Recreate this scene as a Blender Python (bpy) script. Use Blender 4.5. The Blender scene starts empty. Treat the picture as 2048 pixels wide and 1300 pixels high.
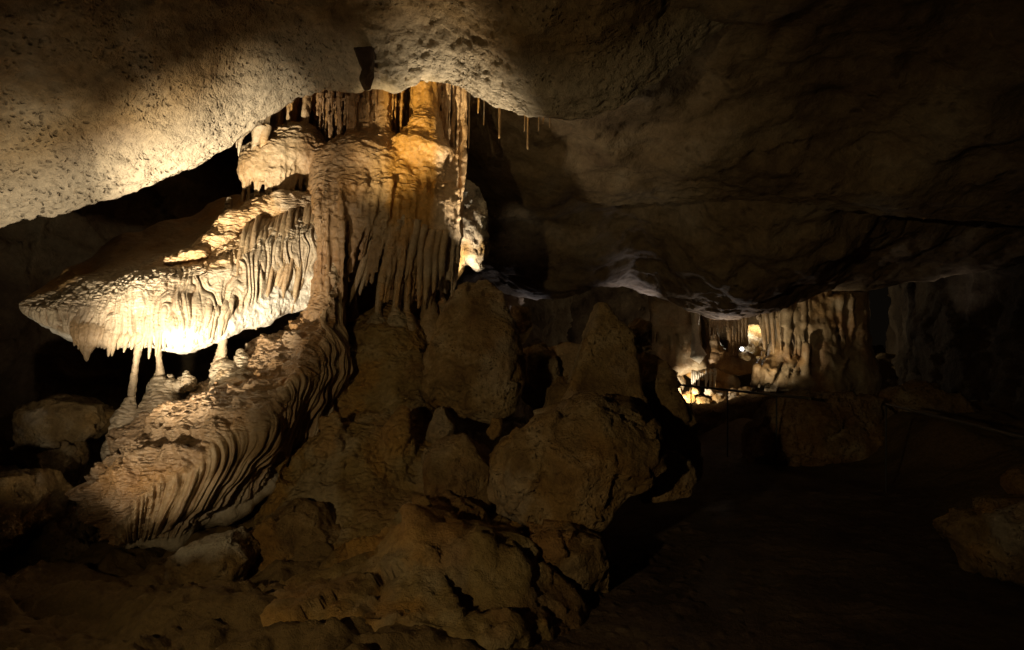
import bpy, math, random
import numpy as np
from mathutils import Vector

# ------------------------------------------------------------------ camera, world, lights
F = 1334.0            # focal length in pixels of the 2048 px wide photograph
EYE = 1.6
HZ = 700.0            # eye level row
sc = bpy.context.scene
col = sc.collection

def P(px, py, d):
    return np.array([(px - 1024.0) / F * d, d, EYE + (HZ - py) / F * d])

cam_d = bpy.data.cameras.new('camera')
cam_d.sensor_width = 36.0
cam_d.lens = 36.0 * F / 2048.0
cam_d.shift_y = (HZ - 650.0) / 2048.0
cam_d.clip_start = 0.05
cam_d.clip_end = 200.0
cam = bpy.data.objects.new('camera', cam_d)
cam.location = (0, 0, EYE)
cam.rotation_euler = (math.radians(90), 0, 0)
col.objects.link(cam)
sc.camera = cam

w = bpy.data.worlds.new('World')
sc.world = w
w.use_nodes = True
w.node_tree.nodes['Background'].inputs['Color'].default_value = (0.62, 0.46, 0.30, 1)
w.node_tree.nodes['Background'].inputs['Strength'].default_value = 0.004   # underground: no sky reaches here

def spot(name, loc, target, watts, color, angle, blend=1.0, size=0.03):
    l = bpy.data.lights.new(name, 'SPOT')
    l.energy = watts; l.color = color; l.spot_size = math.radians(angle); l.spot_blend = blend
    l.shadow_soft_size = size
    o = bpy.data.objects.new(name, l)
    o.location = loc
    v = Vector(target) - Vector(loc)
    o.rotation_euler = v.to_track_quat('-Z', 'Y').to_euler()
    col.objects.link(o)
    return o

def bulb(name, loc, watts, color, size=0.03):
    l = bpy.data.lights.new(name, 'POINT')
    l.energy = watts; l.color = color; l.shadow_soft_size = size
    o = bpy.data.objects.new(name, l); o.location = loc
    col.objects.link(o)
    return o

WARM = (1.0, 0.83, 0.58)
AMBER = (1.0, 0.73, 0.36)
COOL = (0.88, 0.85, 1.0)
# show-cave lamps behind rocks or out of view, plus added fill lights
spot('lamp_key', P(-75, 1120, 3.3), P(430, 560, 6.0), 1500, WARM, 40, 1.0)
spot('fill_ceiling_lip', P(-80, 1110, 3.3), P(410, 310, 6.0), 1250, WARM, 28, 1.0)  # extra beam from the key lamp's place, added to brighten the ceiling lip
spot('fill_ceiling_left', P(-80, 1110, 3.3), P(150, 400, 5.7), 300, WARM, 40, 1.0)  # second added beam, brightens the left ceiling
spot('fill_key_spill', P(-75, 1110, 3.3), P(250, 560, 5.6), 95, WARM, 84, 1.0)  # wide beam added to stand for the key lamp's spill
spot('fill_tongue', P(-60, 1100, 3.3), P(340, 880, 5.1), 80, WARM, 44, 0.9)  # narrow beam added to light the tongue
spot('fill_column_top', P(-70, 1110, 3.35), P(855, 212, 6.75), 1900, (1.0, 0.77, 0.42), 14.5, 1.0, 0.04)  # another added beam, turns the column top golden
spot('lamp_behind_column', P(978, 585, 6.5), P(940, 180, 6.4), 240, (1.0, 0.82, 0.56), 58, 1.0, 0.03)
spot('fill_wing', P(905, 565, 7.0), P(940, 440, 7.3), 45, WARM, 120, 0.9, 0.03)  # small unseen light added just for the white wing
spot('fill_front', (-2.4, -0.8, 1.9), P(1090, 790, 6.0), 215, AMBER, 72, 1.0, 0.06)  # unseen warm fill added behind the camera
spot('fill_far_ceiling', (0.75, 7.8, 0.6), (1.3, 7.2, 3.6), 8, AMBER, 130, 1.0, 0.06)  # weak fill added to lift the far ceilings
spot('lamp_far_cool', P(1290, 690, 12.4), P(1265, 570, 11.8), 46, COOL, 56, 0.9)
spot('lamp_far_left', P(1090, 660, 12.9), P(1030, 570, 12.4), 16, COOL, 90, 0.8)
spot('lamp_far_belly', P(1440, 690, 11.85), P(1450, 620, 11.6), 26, (1.0, 0.88, 0.84), 150, 1.0)
spot('lamp_far_right', P(1850, 660, 11.2), P(1910, 540, 11.0), 7, (1.0, 0.88, 0.78), 100, 1.0)
spot('lamp_basin', P(1360, 806, 12.45), P(1425, 775, 13.0), 95, (1.0, 0.84, 0.60), 130, 0.8)
spot('lamp_far_columns', P(1500, 800, 11.0), P(1590, 655, 12.2), 95, (1.0, 0.76, 0.46), 56, 1.0)
bulb('lamp_far_passage', P(1520, 640, 17.0), 60, WARM, 0.05)

vs = sc.view_settings
vs.view_transform = 'Standard'
vs.look = 'None'
vs.exposure = 0.0
vs.gamma = 1.0
vs.use_curve_mapping = False
sc.cycles.use_denoising = True
sc.cycles.max_bounces = 4
sc.cycles.diffuse_bounces = 3
sc.cycles.caustics_reflective = False
sc.cycles.caustics_refractive = False
sc.cycles.sample_clamp_indirect = 4.0
sc.cycles.use_light_tree = True
sc.cycles.adaptive_threshold = 0.035

# ------------------------------------------------------------------ noise
rng = np.random.default_rng(7)
TB = rng.random((64, 64, 64)).astype(np.float32)
FT = rng.random((32, 32, 32, 3)).astype(np.float32)

def vnoise(p, off=0.0):
    p = p + off
    i = np.floor(p).astype(np.int32)
    f = (p - i).astype(np.float32)
    f = f * f * f * (f * (f * 6 - 15) + 10)
    x0, y0, z0 = i[:, 0] & 63, i[:, 1] & 63, i[:, 2] & 63
    x1, y1, z1 = (x0 + 1) & 63, (y0 + 1) & 63, (z0 + 1) & 63
    fx, fy, fz = f[:, 0], f[:, 1], f[:, 2]
    a = TB[x0, y0, z0] * (1 - fx) + TB[x1, y0, z0] * fx
    b = TB[x0, y1, z0] * (1 - fx) + TB[x1, y1, z0] * fx
    c = TB[x0, y0, z1] * (1 - fx) + TB[x1, y0, z1] * fx
    d = TB[x0, y1, z1] * (1 - fx) + TB[x1, y1, z1] * fx
    return ((a * (1 - fy) + b * fy) * (1 - fz) + (c * (1 - fy) + d * fy) * fz) * 2 - 1

def fbm(p, scale, octv=4, gain=0.5, off=0.0):
    r = np.zeros(len(p), np.float32); a = 1.0; s = 1.0 / scale; n = 0
    for k in range(octv):
        r += a * vnoise(p * s, off + 17.3 * k); n += a
        a *= gain; s *= 2.03
    return r / n * 1.6

def ridged(p, scale, octv=4, off=0.0):
    r = np.zeros(len(p), np.float32); a = 1.0; s = 1.0 / scale; n = 0
    for k in range(octv):
        r += a * (1 - np.abs(vnoise(p * s, off + 9.1 * k)) * 2.0); n += a
        a *= 0.5; s *= 2.1
    return r / n

def worley(p, off=0.0):
    p = p + off
    i = np.floor(p).astype(np.int32)
    f = (p - i).astype(np.float32)
    d1 = np.full(len(p), 9.0, np.float32); d2 = d1.copy()
    for dx in (-1, 0, 1):
        for dy in (-1, 0, 1):
            for dz in (-1, 0, 1):
                q = FT[(i[:, 0] + dx) & 31, (i[:, 1] + dy) & 31, (i[:, 2] + dz) & 31]
                e = (q[:, 0] + dx - f[:, 0]) ** 2 + (q[:, 1] + dy - f[:, 1]) ** 2 + (q[:, 2] + dz - f[:, 2]) ** 2
                d2 = np.minimum(d2, np.maximum(d1, e)); d1 = np.minimum(d1, e)
    return np.sqrt(d1), np.sqrt(d2)

def smooth(x, a, b):
    t = np.clip((x - a) / (b - a), 0, 1)
    return t * t * (3 - 2 * t)

# ------------------------------------------------------------------ materials
def rock_mat(name, cols, scale=1.6, rough=0.8, spec=0.25, bump=0.03, bscale=9.0, pits=0.0, pit_scale=14.0,
             ripple=0.0, ripple_scale=(14, 14, 46), masks=(), speck=0.0, grain=0.25):
    m = bpy.data.materials.new(name); m.use_nodes = True
    nt = m.node_tree; N = nt.nodes; L = nt.links
    bs = N['Principled BSDF']
    tc = N.new('ShaderNodeTexCoord'); co = tc.outputs['Object']
    def noise(sc_, det=8, ro=0.6, dist=0.0):
        n = N.new('ShaderNodeTexNoise'); n.inputs['Scale'].default_value = sc_
        n.inputs['Detail'].default_value = det; n.inputs['Roughness'].default_value = ro
        n.inputs['Distortion'].default_value = dist
        L.new(co, n.inputs['Vector']); return n.outputs['Fac']
    def math_(op, a, b=None):
        n = N.new('ShaderNodeMath'); n.operation = op
        for k, v in enumerate((a, b)):
            if v is None: continue
            if isinstance(v, (int, float)): n.inputs[k].default_value = v
            else: L.new(v, n.inputs[k])
        return n.outputs[0]
    def mix(fac, a, b, mode='MIX'):
        n = N.new('ShaderNodeMix'); n.data_type = 'RGBA'; n.blend_type = mode
        for sck, v in ((n.inputs['Factor'], fac), (n.inputs[6], a), (n.inputs[7], b)):
            if isinstance(v, (int, float)): sck.default_value = v
            elif isinstance(v, tuple): sck.default_value = (*v, 1)
            else: L.new(v, sck)
        return n.outputs[2]
    rp = N.new('ShaderNodeValToRGB')
    L.new(noise(scale, 6, 0.62, 0.3), rp.inputs['Fac'])
    e = rp.color_ramp.elements
    while len(e) < len(cols): e.new(0.5)
    for k, c in enumerate(cols):
        e[k].position = 0.32 + 0.36 * k / (len(cols) - 1); e[k].color = (*c, 1)
    c = rp.outputs['Color']
    for attr, rgb in masks:
        a = N.new('ShaderNodeAttribute'); a.attribute_name = attr
        c = mix(a.outputs['Fac'], c, rgb)
    fine = noise(scale * 14, 3, 0.7)
    g = N.new('ShaderNodeMapRange'); L.new(fine, g.inputs['Value'])
    g.inputs['From Min'].default_value = 0.3; g.inputs['From Max'].default_value = 0.7
    g.inputs['To Min'].default_value = 1 - grain; g.inputs['To Max'].default_value = 1 + grain * 0.6
    gg = N.new('ShaderNodeCombineColor')
    for k in range(3): L.new(g.outputs[0], gg.inputs[k])
    c = mix(1.0, c, gg.outputs[0], 'MULTIPLY')
    h = noise(bscale, 5, 0.72)
    if speck or pits:
        v = N.new('ShaderNodeTexVoronoi'); v.inputs['Scale'].default_value = pit_scale
        mp = N.new('ShaderNodeVectorMath'); mp.operation = 'ADD'
        nn = N.new('ShaderNodeTexNoise'); nn.inputs['Scale'].default_value = pit_scale * 0.6; nn.inputs['Detail'].default_value = 2
        L.new(co, nn.inputs['Vector'])
        sv = N.new('ShaderNodeVectorMath'); sv.operation = 'SCALE'; sv.inputs['Scale'].default_value = 1.6 / pit_scale
        L.new(nn.outputs['Color'], sv.inputs[0]); L.new(co, mp.inputs[0]); L.new(sv.outputs[0], mp.inputs[1])
        L.new(mp.outputs[0], v.inputs['Vector'])
        pr = N.new('ShaderNodeMapRange'); L.new(v.outputs['Distance'], pr.inputs['Value'])
        pr.inputs['From Min'].default_value = 0.10; pr.inputs['From Max'].default_value = 0.38
        pr.inputs['To Min'].default_value = 1.0; pr.inputs['To Max'].default_value = 0.0
        gate = N.new('ShaderNodeMapRange'); L.new(noise(2.6, 3, 0.6), gate.inputs['Value'])
        gate.inputs['From Min'].default_value = 0.44; gate.inputs['From Max'].default_value = 0.60
        pit = math_('MULTIPLY', pr.outputs[0], gate.outputs[0])
        h = math_('SUBTRACT', h, math_('MULTIPLY', pit, pits))
        if speck:
            c = mix(math_('MULTIPLY', pit, speck), c, tuple(0.35 * x for x in cols[0]))
    if ripple:
        mp = N.new('ShaderNodeMapping'); mp.inputs['Scale'].default_value = ripple_scale
        nn = N.new('ShaderNodeTexNoise'); nn.inputs['Scale'].default_value = 5.0; nn.inputs['Detail'].default_value = 1
        L.new(co, nn.inputs['Vector'])
        sv = N.new('ShaderNodeVectorMath'); sv.operation = 'SCALE'; sv.inputs['Scale'].default_value = 0.10
        ad = N.new('ShaderNodeVectorMath'); ad.operation = 'ADD'
        L.new(nn.outputs['Color'], sv.inputs[0]); L.new(co, ad.inputs[0]); L.new(sv.outputs[0], ad.inputs[1])
        L.new(ad.outputs[0], mp.inputs['Vector'])
        v = N.new('ShaderNodeTexVoronoi'); v.inputs['Scale'].default_value = 1.0
        L.new(mp.outputs[0], v.inputs['Vector'])
        a = N.new('ShaderNodeAttribute'); a.attribute_name = 'ripple'
        rr = math_('MULTIPLY', math_('SUBTRACT', 1.0, v.outputs['Distance']), a.outputs['Fac'])
        h = math_('ADD', h, math_('MULTIPLY', rr, ripple))
    b = N.new('ShaderNodeBump'); b.inputs['Strength'].default_value = 1.0
    b.inputs['Distance'].default_value = bump
    L.new(h, b.inputs['Height']); L.new(b.outputs[0], bs.inputs['Normal'])
    L.new(c, bs.inputs['Base Color'])
    rr = N.new('ShaderNodeMapRange'); L.new(fine, rr.inputs['Value'])
    rr.inputs['To Min'].default_value = rough - 0.15; rr.inputs['To Max'].default_value = min(1.0, rough + 0.12)
    L.new(rr.outputs[0], bs.inputs['Roughness'])
    bs.inputs['Specular IOR Level'].default_value = spec
    return m

OCH = (0.50, 0.255, 0.045)
PALE = (0.70, 0.66, 0.58)
RUST = (0.25, 0.13, 0.055)
MK = (('pale', PALE), ('ochre', OCH), ('rust', RUST))
M = {}
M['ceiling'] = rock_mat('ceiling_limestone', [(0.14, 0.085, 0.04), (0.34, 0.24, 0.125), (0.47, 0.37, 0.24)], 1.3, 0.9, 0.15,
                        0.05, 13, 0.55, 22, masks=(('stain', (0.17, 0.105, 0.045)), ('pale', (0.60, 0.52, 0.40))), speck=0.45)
M['ceiling_dim'] = rock_mat('ceiling_far_limestone', [(0.15, 0.10, 0.06), (0.30, 0.22, 0.13), (0.38, 0.31, 0.22)], 0.8, 0.9, 0.15, 0.05, 5, 0.3, 6, speck=0.4)
M['flow'] = rock_mat('flowstone', [(0.24, 0.165, 0.095), (0.37, 0.285, 0.18), (0.47, 0.395, 0.28)], 2.2, 0.42, 0.55, 0.016, 26,
                     ripple=1.2, masks=MK)
M['boulder'] = rock_mat('boulder_limestone', [(0.11, 0.065, 0.028), (0.28, 0.19, 0.085), (0.46, 0.36, 0.22)], 2.6, 0.9, 0.15, 0.055, 15, 0.4, 24,
                        masks=MK, speck=0.5)
M['mound'] = rock_mat('earthy_flowstone', [(0.15, 0.09, 0.035), (0.27, 0.19, 0.075), (0.36, 0.28, 0.15)], 2.4, 0.8, 0.2, 0.03, 18,
                      ripple=0.9, ripple_scale=(18, 18, 30), masks=MK)
M['wall'] = rock_mat('cave_wall_rock', [(0.10, 0.065, 0.04), (0.19, 0.135, 0.08), (0.28, 0.22, 0.14)], 0.9, 0.92, 0.1, 0.06, 4, 0.4, 5, speck=0.4)
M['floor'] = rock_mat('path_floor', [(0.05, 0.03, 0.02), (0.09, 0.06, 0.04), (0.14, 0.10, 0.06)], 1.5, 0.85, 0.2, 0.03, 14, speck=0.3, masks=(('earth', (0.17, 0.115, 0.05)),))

M['wall_shaded'] = rock_mat('shaded_wall_rock', [(0.03, 0.02, 0.012), (0.07, 0.05, 0.03), (0.11, 0.085, 0.055)], 0.9, 0.92, 0.1, 0.05, 4, 0.3, 5)  # darker wall rock: the unlit right side is put into the colour

def plain(name, rgb, rough, metal=0.0, emit=0.0):
    m = bpy.data.materials.new(name); m.use_nodes = True
    nt = m.node_tree; b = nt.nodes['Principled BSDF']
    n = nt.nodes.new('ShaderNodeTexNoise'); n.inputs['Scale'].default_value = 40; n.inputs['Detail'].default_value = 5
    r = nt.nodes.new('ShaderNodeValToRGB')
    r.color_ramp.elements[0].color = (*[0.7 * c for c in rgb], 1); r.color_ramp.elements[1].color = (*[min(1, 1.2 * c) for c in rgb], 1)
    nt.links.new(n.outputs['Fac'], r.inputs['Fac']); nt.links.new(r.outputs['Color'], b.inputs['Base Color'])
    b.inputs['Roughness'].default_value = rough; b.inputs['Metallic'].default_value = metal
    if emit:
        b.inputs['Emission Color'].default_value = (*rgb, 1); b.inputs['Emission Strength'].default_value = emit
    return m
M['metal'] = plain('dull_steel', (0.14, 0.125, 0.09), 0.5, 0.5)
M['black'] = plain('black_housing', (0.03, 0.03, 0.03), 0.5)
M['lens'] = plain('lit_lens', (1.0, 0.97, 0.95), 0.3, 0.0, 30.0)

# ------------------------------------------------------------------ mesh helpers
def link_mesh(name, verts, faces, mat, parent=None, attrs=None, origin=None, smooth_=True):
    """faces: (n,4) or (n,3) int array"""
    verts = np.asarray(verts, np.float32); faces = np.asarray(faces, np.int32)
    if parent is not None:
        o0 = np.array(ROOT[parent.name], np.float32)
        if parent.type == 'MESH': o0 = np.array(ROOT[parent.name], np.float32)
    elif origin is not None:
        o0 = np.array(origin, np.float32)
    else:
        o0 = np.zeros(3, np.float32)
    me = bpy.data.meshes.new(name)
    nv, nf = len(verts), len(faces); k = faces.shape[1]
    me.vertices.add(nv); me.vertices.foreach_set('co', (verts - o0).ravel())
    me.loops.add(nf * k); me.loops.foreach_set('vertex_index', faces.ravel())
    me.polygons.add(nf); me.polygons.foreach_set('loop_start', np.arange(0, nf * k, k, dtype=np.int32))
    me.polygons.foreach_set('use_smooth', np.full(nf, smooth_, bool))
    for an, av in (attrs or {}).items():
        at = me.attributes.new(an, 'FLOAT', 'POINT'); at.data.foreach_set('value', np.asarray(av, np.float32))
    me.update(calc_edges=True)
    me.materials.append(mat)
    o = bpy.data.objects.new(name, me); col.objects.link(o)
    if parent is not None:
        o.parent = parent
        ROOT[o.name] = o0
    else:
        o.location = o0
        ROOT[o.name] = o0
    return o
ROOT = {}

def thing(name, label, cat, base, group=None):
    o = bpy.data.objects.new(name, None); o.location = base; o.empty_display_size = 0.1
    col.objects.link(o); ROOT[o.name] = np.array(base, np.float32)
    return tag(o, label, cat, group)

def tag(o, label, cat, group=None):
    o['label'] = label; o['category'] = cat
    if group: o['group'] = group
    return o

def struct(o):
    o['kind'] = 'structure'; return o

def vnormals(v, q):
    n = np.zeros_like(v)
    a = np.cross(v[q[:, 2]] - v[q[:, 0]], v[q[:, 3]] - v[q[:, 1]])
    for k in range(4):
        for j in range(3):
            n[:, j] += np.bincount(q[:, k], weights=a[:, j], minlength=len(v))
    return n / (np.linalg.norm(n, axis=1, keepdims=True) + 1e-12)

# --- solids: smooth unions of simple volumes, meshed by surface nets
class Prim:
    pass
def mk(fn, lo, hi, k=0.03, op='u'):
    p = Prim(); p.fn, p.lo, p.hi, p.k, p.op = fn, np.array(lo), np.array(hi), k, op
    return p

def cap(a, b, k=0.03, op='u'):
    A, B = P(*a[:3]), P(*b[:3]); ra, rb = a[3] * a[2] / F, b[3] * b[2] / F
    return capw(A, B, ra, rb, k, op)

def capw(A, B, ra, rb, k=0.03, op='u'):
    A = np.array(A, float); B = np.array(B, float)
    ab = B - A; L2 = float(ab @ ab) + 1e-9
    def fn(X, Y, Z):
        t = np.clip(((X - A[0]) * ab[0] + (Y - A[1]) * ab[1] + (Z - A[2]) * ab[2]) / L2, 0, 1)
        return np.sqrt((X - A[0] - t * ab[0]) ** 2 + (Y - A[1] - t * ab[1]) ** 2 + (Z - A[2] - t * ab[2]) ** 2) - (ra + (rb - ra) * t)
    r = max(ra, rb)
    return mk(fn, np.minimum(A, B) - r, np.maximum(A, B) + r, k, op)

def chain(pts, k=0.03, op='u'):
    return [cap(pts[i], pts[i + 1], k, op) for i in range(len(pts) - 1)]

def ell(px, py, d, rx, ry, rd, rot=0.0, k=0.06, op='u'):
    C = P(px, py, d); sx, sz = rx * d / F, ry * d / F
    c, s = math.cos(math.radians(rot)), math.sin(math.radians(rot))
    def fn(X, Y, Z):
        x, z = X - C[0], Z - C[2]
        u, v_ = c * x + s * z, -s * x + c * z
        q = np.sqrt((u / sx) ** 2 + (v_ / sz) ** 2 + ((Y - C[1]) / rd) ** 2)
        return (q - 1) * min(sx, sz, rd) * np.clip(0.6 + 0.4 * q, 0.6, 1.2)
    r = max(sx, sz)
    return mk(fn, C - [r, rd, r], C + [r, rd, r], k, op)

def pil(poly, d, T, r, k=0.05, lean=0.0, op='u'):
    """polygon outline given in photo pixels at depth d, T half thickness, r edge rounding, lean = metres back per metre up"""
    W = np.array([P(x, y, d)[[0, 2]] for x, y in poly])
    cz = W[:, 1].mean()
    def fn(X, Y, Z):
        x = X[:, :1, :] if X.ndim == 3 else X
        xs = np.broadcast_to(X[:, 0, 0][:, None], (X.shape[0], Z.shape[2])); zs = np.broadcast_to(Z[0, 0, :][None, :], xs.shape)
        d2 = np.full(xs.shape, 1e9); ins = np.zeros(xs.shape, bool)
        n = len(W)
        for i in range(n):
            a, b = W[i], W[(i + 1) % n]; e = b - a
            t = np.clip(((xs - a[0]) * e[0] + (zs - a[1]) * e[1]) / (e @ e), 0, 1)
            d2 = np.minimum(d2, (xs - a[0] - t * e[0]) ** 2 + (zs - a[1] - t * e[1]) ** 2)
            c1 = (a[1] > zs) != (b[1] > zs)
            ins ^= c1 & (xs < (b[0] - a[0]) * (zs - a[1]) / (b[1] - a[1] + 1e-12) + a[0])
        sd = np.sqrt(d2); sd[ins] *= -1
        sd = sd[:, None, :]
        dy = np.abs(Y - d - lean * (Z - cz)) - T
        u, v_ = sd + r, dy + r
        return np.minimum(np.maximum(u, v_), 0) + np.sqrt(np.maximum(u, 0) ** 2 + np.maximum(v_, 0) ** 2) - r
    lo = [W[:, 0].min(), d - T - abs(lean) * 1.2, W[:, 1].min()]; hi = [W[:, 0].max(), d + T + abs(lean) * 1.2, W[:, 1].max()]
    return mk(fn, lo, hi, k, op)

def flat(prims):
    out = []
    for p in prims:
        if isinstance(p, list): out += flat(p)
        else: out.append(p)
    return out

EDG = [((0,0,0),(1,0,0)),((0,1,0),(1,1,0)),((0,0,1),(1,0,1)),((0,1,1),(1,1,1)),
       ((0,0,0),(0,1,0)),((1,0,0),(1,1,0)),((0,0,1),(0,1,1)),((1,0,1),(1,1,1)),
       ((0,0,0),(0,0,1)),((1,0,0),(1,0,1)),((0,1,0),(0,1,1)),((1,1,0),(1,1,1))]

def nets(prims, h):
    prims = flat(prims)
    us = [p for p in prims if p.op == 'u']
    lo = np.min([p.lo for p in us], 0) - 3 * h - 0.04; hi = np.max([p.hi for p in us], 0) + 3 * h + 0.04
    n = np.ceil((hi - lo) / h).astype(int) + 1
    f = np.full(n, 9.0, np.float32)
    ax = [lo[j] + h * np.arange(n[j]) for j in range(3)]
    for p in prims:
        pad = p.k + 3 * h
        i0 = np.clip(np.floor((p.lo - pad - lo) / h).astype(int), 0, n - 1)
        i1 = np.clip(np.ceil((p.hi + pad - lo) / h).astype(int) + 1, 1, n)
        if np.any(i1 <= i0): continue
        s = tuple(slice(i0[j], i1[j]) for j in range(3))
        d = p.fn(ax[0][s[0]][:, None, None], ax[1][s[1]][None, :, None], ax[2][s[2]][None, None, :])
        g = f[s]
        if p.op == 'u':
            hh = np.maximum(p.k - np.abs(g - d), 0) / p.k
            f[s] = np.minimum(g, d) - hh * hh * p.k * 0.25
        else:
            d = -d
            hh = np.maximum(p.k - np.abs(g - d), 0) / p.k
            f[s] = np.maximum(g, d) + hh * hh * p.k * 0.25
    s = f < 0
    c = s[:-1, :-1, :-1].astype(np.int8)
    tot = np.zeros(c.shape, np.int8)
    for dx in (0, 1):
        for dy in (0, 1):
            for dz in (0, 1):
                tot += s[dx:n[0] - 1 + dx, dy:n[1] - 1 + dy, dz:n[2] - 1 + dz]
    act = (tot > 0) & (tot < 8)
    I = np.argwhere(act)
    idx = np.full(act.shape, -1, np.int32); idx[act] = np.arange(len(I))
    acc = np.zeros((len(I), 3)); cnt = np.zeros(len(I))
    for a, b in EDG:
        fa = f[I[:, 0] + a[0], I[:, 1] + a[1], I[:, 2] + a[2]]; fb = f[I[:, 0] + b[0], I[:, 1] + b[1], I[:, 2] + b[2]]
        mkk = (fa < 0) != (fb < 0)
        t = np.where(mkk, fa / np.where(fa == fb, 1, fa - fb), 0)
        for j in range(3):
            acc[:, j] += mkk * (a[j] + t * (b[j] - a[j]))
        cnt += mkk
    v = (I + acc / cnt[:, None]) * h + lo
    quads = []
    for axs in range(3):
        o1, o2 = [(1, 2), (2, 0), (0, 1)][axs]
        sa = [slice(None)] * 3; sb = [slice(None)] * 3
        sa[axs] = slice(0, -1); sb[axs] = slice(1, None)
        for o in (o1, o2):
            sa[o] = slice(1, -1); sb[o] = slice(1, -1)
        A_, B_ = s[tuple(sa)], s[tuple(sb)]
        E = np.argwhere(A_ != B_)
        flip = A_[E[:, 0], E[:, 1], E[:, 2]]
        E = E.copy(); E[:, o1] += 1; E[:, o2] += 1
        q = []
        for da, db in ((-1, -1), (0, -1), (0, 0), (-1, 0)):
            e = E.copy(); e[:, o1] += da; e[:, o2] += db
            q.append(idx[e[:, 0], e[:, 1], e[:, 2]])
        q = np.stack(q, 1)
        q[~flip] = q[~flip][:, ::-1]
        quads.append(q)
    return v, np.concatenate(quads)

def relax(v, q, it=2, lam=0.5):
    e = np.concatenate([q[:, [0, 1]], q[:, [1, 2]], q[:, [2, 3]], q[:, [3, 0]]])
    for _ in range(it):
        s = np.zeros_like(v)
        for j in range(3):
            s[:, j] = np.bincount(e[:, 0], weights=v[e[:, 1], j], minlength=len(v)) + np.bincount(e[:, 1], weights=v[e[:, 0], j], minlength=len(v))
        cnt = np.bincount(e[:, 0], minlength=len(v)) + np.bincount(e[:, 1], minlength=len(v))
        v = v + lam * (s / np.maximum(cnt, 1)[:, None] - v)
    return v

def solid(name, prims, h, mat, parent=None, disp=None, attrs=None, it=1):
    v, q = nets(prims, h)
    v = relax(v, q, it)
    if hasattr(disp, 'cuts'): v = chop(v, *disp.cuts)
    n = vnormals(v, q)
    if disp is not None:
        v = v + n * disp(v, n)[:, None]
        n = vnormals(v, q)
    at = attrs(v, n) if attrs else None
    org = None
    if parent is None:
        org = np.array([v[:, 0].mean(), v[:, 1].mean(), v[:, 2].min()])
    return link_mesh(name, v, q, mat, parent, at, org)

RD = rng.normal(size=(32, 32, 32, 3)).astype(np.float32)
RD /= np.linalg.norm(RD, axis=3, keepdims=True)
def facet(v, scale, off=0.0):
    """chip faces: each cell of broken rock is a plane of its own"""
    p = v / scale + off
    p = p + 0.12 * np.stack([vnoise(p * 1.3, k) for k in (1.0, 2.0, 3.0)], 1)
    i = np.floor(p).astype(np.int32)
    best = np.full(len(p), 9.0); val = np.zeros(len(p))
    for dx in (-1, 0, 1):
        for dy in (-1, 0, 1):
            for dz in (-1, 0, 1):
                c = ((i[:, 0] + dx) & 31, (i[:, 1] + dy) & 31, (i[:, 2] + dz) & 31)
                e = p - i - [dx, dy, dz] - FT[c]
                d = (e ** 2).sum(1)
                m = d < best
                best[m] = d[m]; val[m] = (e[m] * RD[c][m]).sum(1)
    return val * scale
def rock_disp(amp=1.0, off=0.0, s=1.0, cuts=12, cut=0.9):
    def f(v, n):
        a = 0.05 * fbm(v, 0.6 * s, 3, off=off)
        b = 0.34 * facet(v, 0.42 * s, off) + 0.26 * facet(v, 0.17 * s, off + 3)
        c = 0.018 * ridged(v, 0.16 * s, 5, off) + 0.010 * fbm(v, 0.045, 3, off=off)
        cr_ = -0.03 * smooth(0.03 - np.abs(vnoise(v / (0.45 * s) + 0.2 * np.stack([fbm(v, 0.2, 2, off=k) for k in (1, 2, 3)], 1), off)), 0, 0.03)
        return amp * (a + b + cr_) + (0.5 + 0.5 * amp) * c - 0.01 * amp
    f.cuts = (cuts, cut, int(off * 10) + 1)
    return f

def chop(v, cuts, cut, seed):
    r = np.random.default_rng(seed)
    for _ in range(cuts):
        m = r.normal(size=3); m[1] = -abs(m[1]) * 1.8 - 0.35; m[2] *= 0.8; m /= np.linalg.norm(m)
        t = v @ m
        lim = np.quantile(t, r.uniform(cut, 0.985))
        v = v - m * (np.maximum(t - lim, 0) * 0.95)[:, None]
    return v

# --- lofted bodies
def cr(C, u, closed=False):
    n = len(C)
    i = np.floor(u).astype(int)
    if not closed: i = np.clip(i, 0, n - 2)
    t = (u - i).reshape((-1,) + (1,) * (C.ndim - 1))
    g = (lambda k: C[(i + k) % n]) if closed else (lambda k: C[np.clip(i + k, 0, n - 1)])
    p0, p1, p2, p3 = g(-1), g(0), g(1), g(2)
    return 0.5 * (2 * p1 + (p2 - p0) * t + (2 * p0 - 5 * p1 + 4 * p2 - p3) * t ** 2 + (3 * p1 - p0 - 3 * p2 + p3) * t ** 3)

def loft(stations, ns, counts, jitter=0):
    """stations (n, m, 3 px) -> grid (ns, sum(counts), 3), t values"""
    S = np.array([[P(*p) for p in st] for st in stations])
    u = np.linspace(0, len(S) - 1, ns)
    G = cr(S, u)                       # ns, m, 3
    t = np.concatenate([k + np.arange(c) / c for k, c in enumerate(counts)])
    G = cr(np.swapaxes(G, 0, 1), t, True)   # nt, ns, 3
    return np.swapaxes(G, 0, 1), u, t

def grid_faces(ns, nt, closed=True):
    i = np.arange(ns - 1)[:, None]; j = np.arange(nt if closed else nt - 1)[None, :]
    j2 = (j + 1) % nt
    return np.stack([i * nt + j, i * nt + j2, (i + 1) * nt + j2, (i + 1) * nt + j], -1).reshape(-1, 4)

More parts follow.
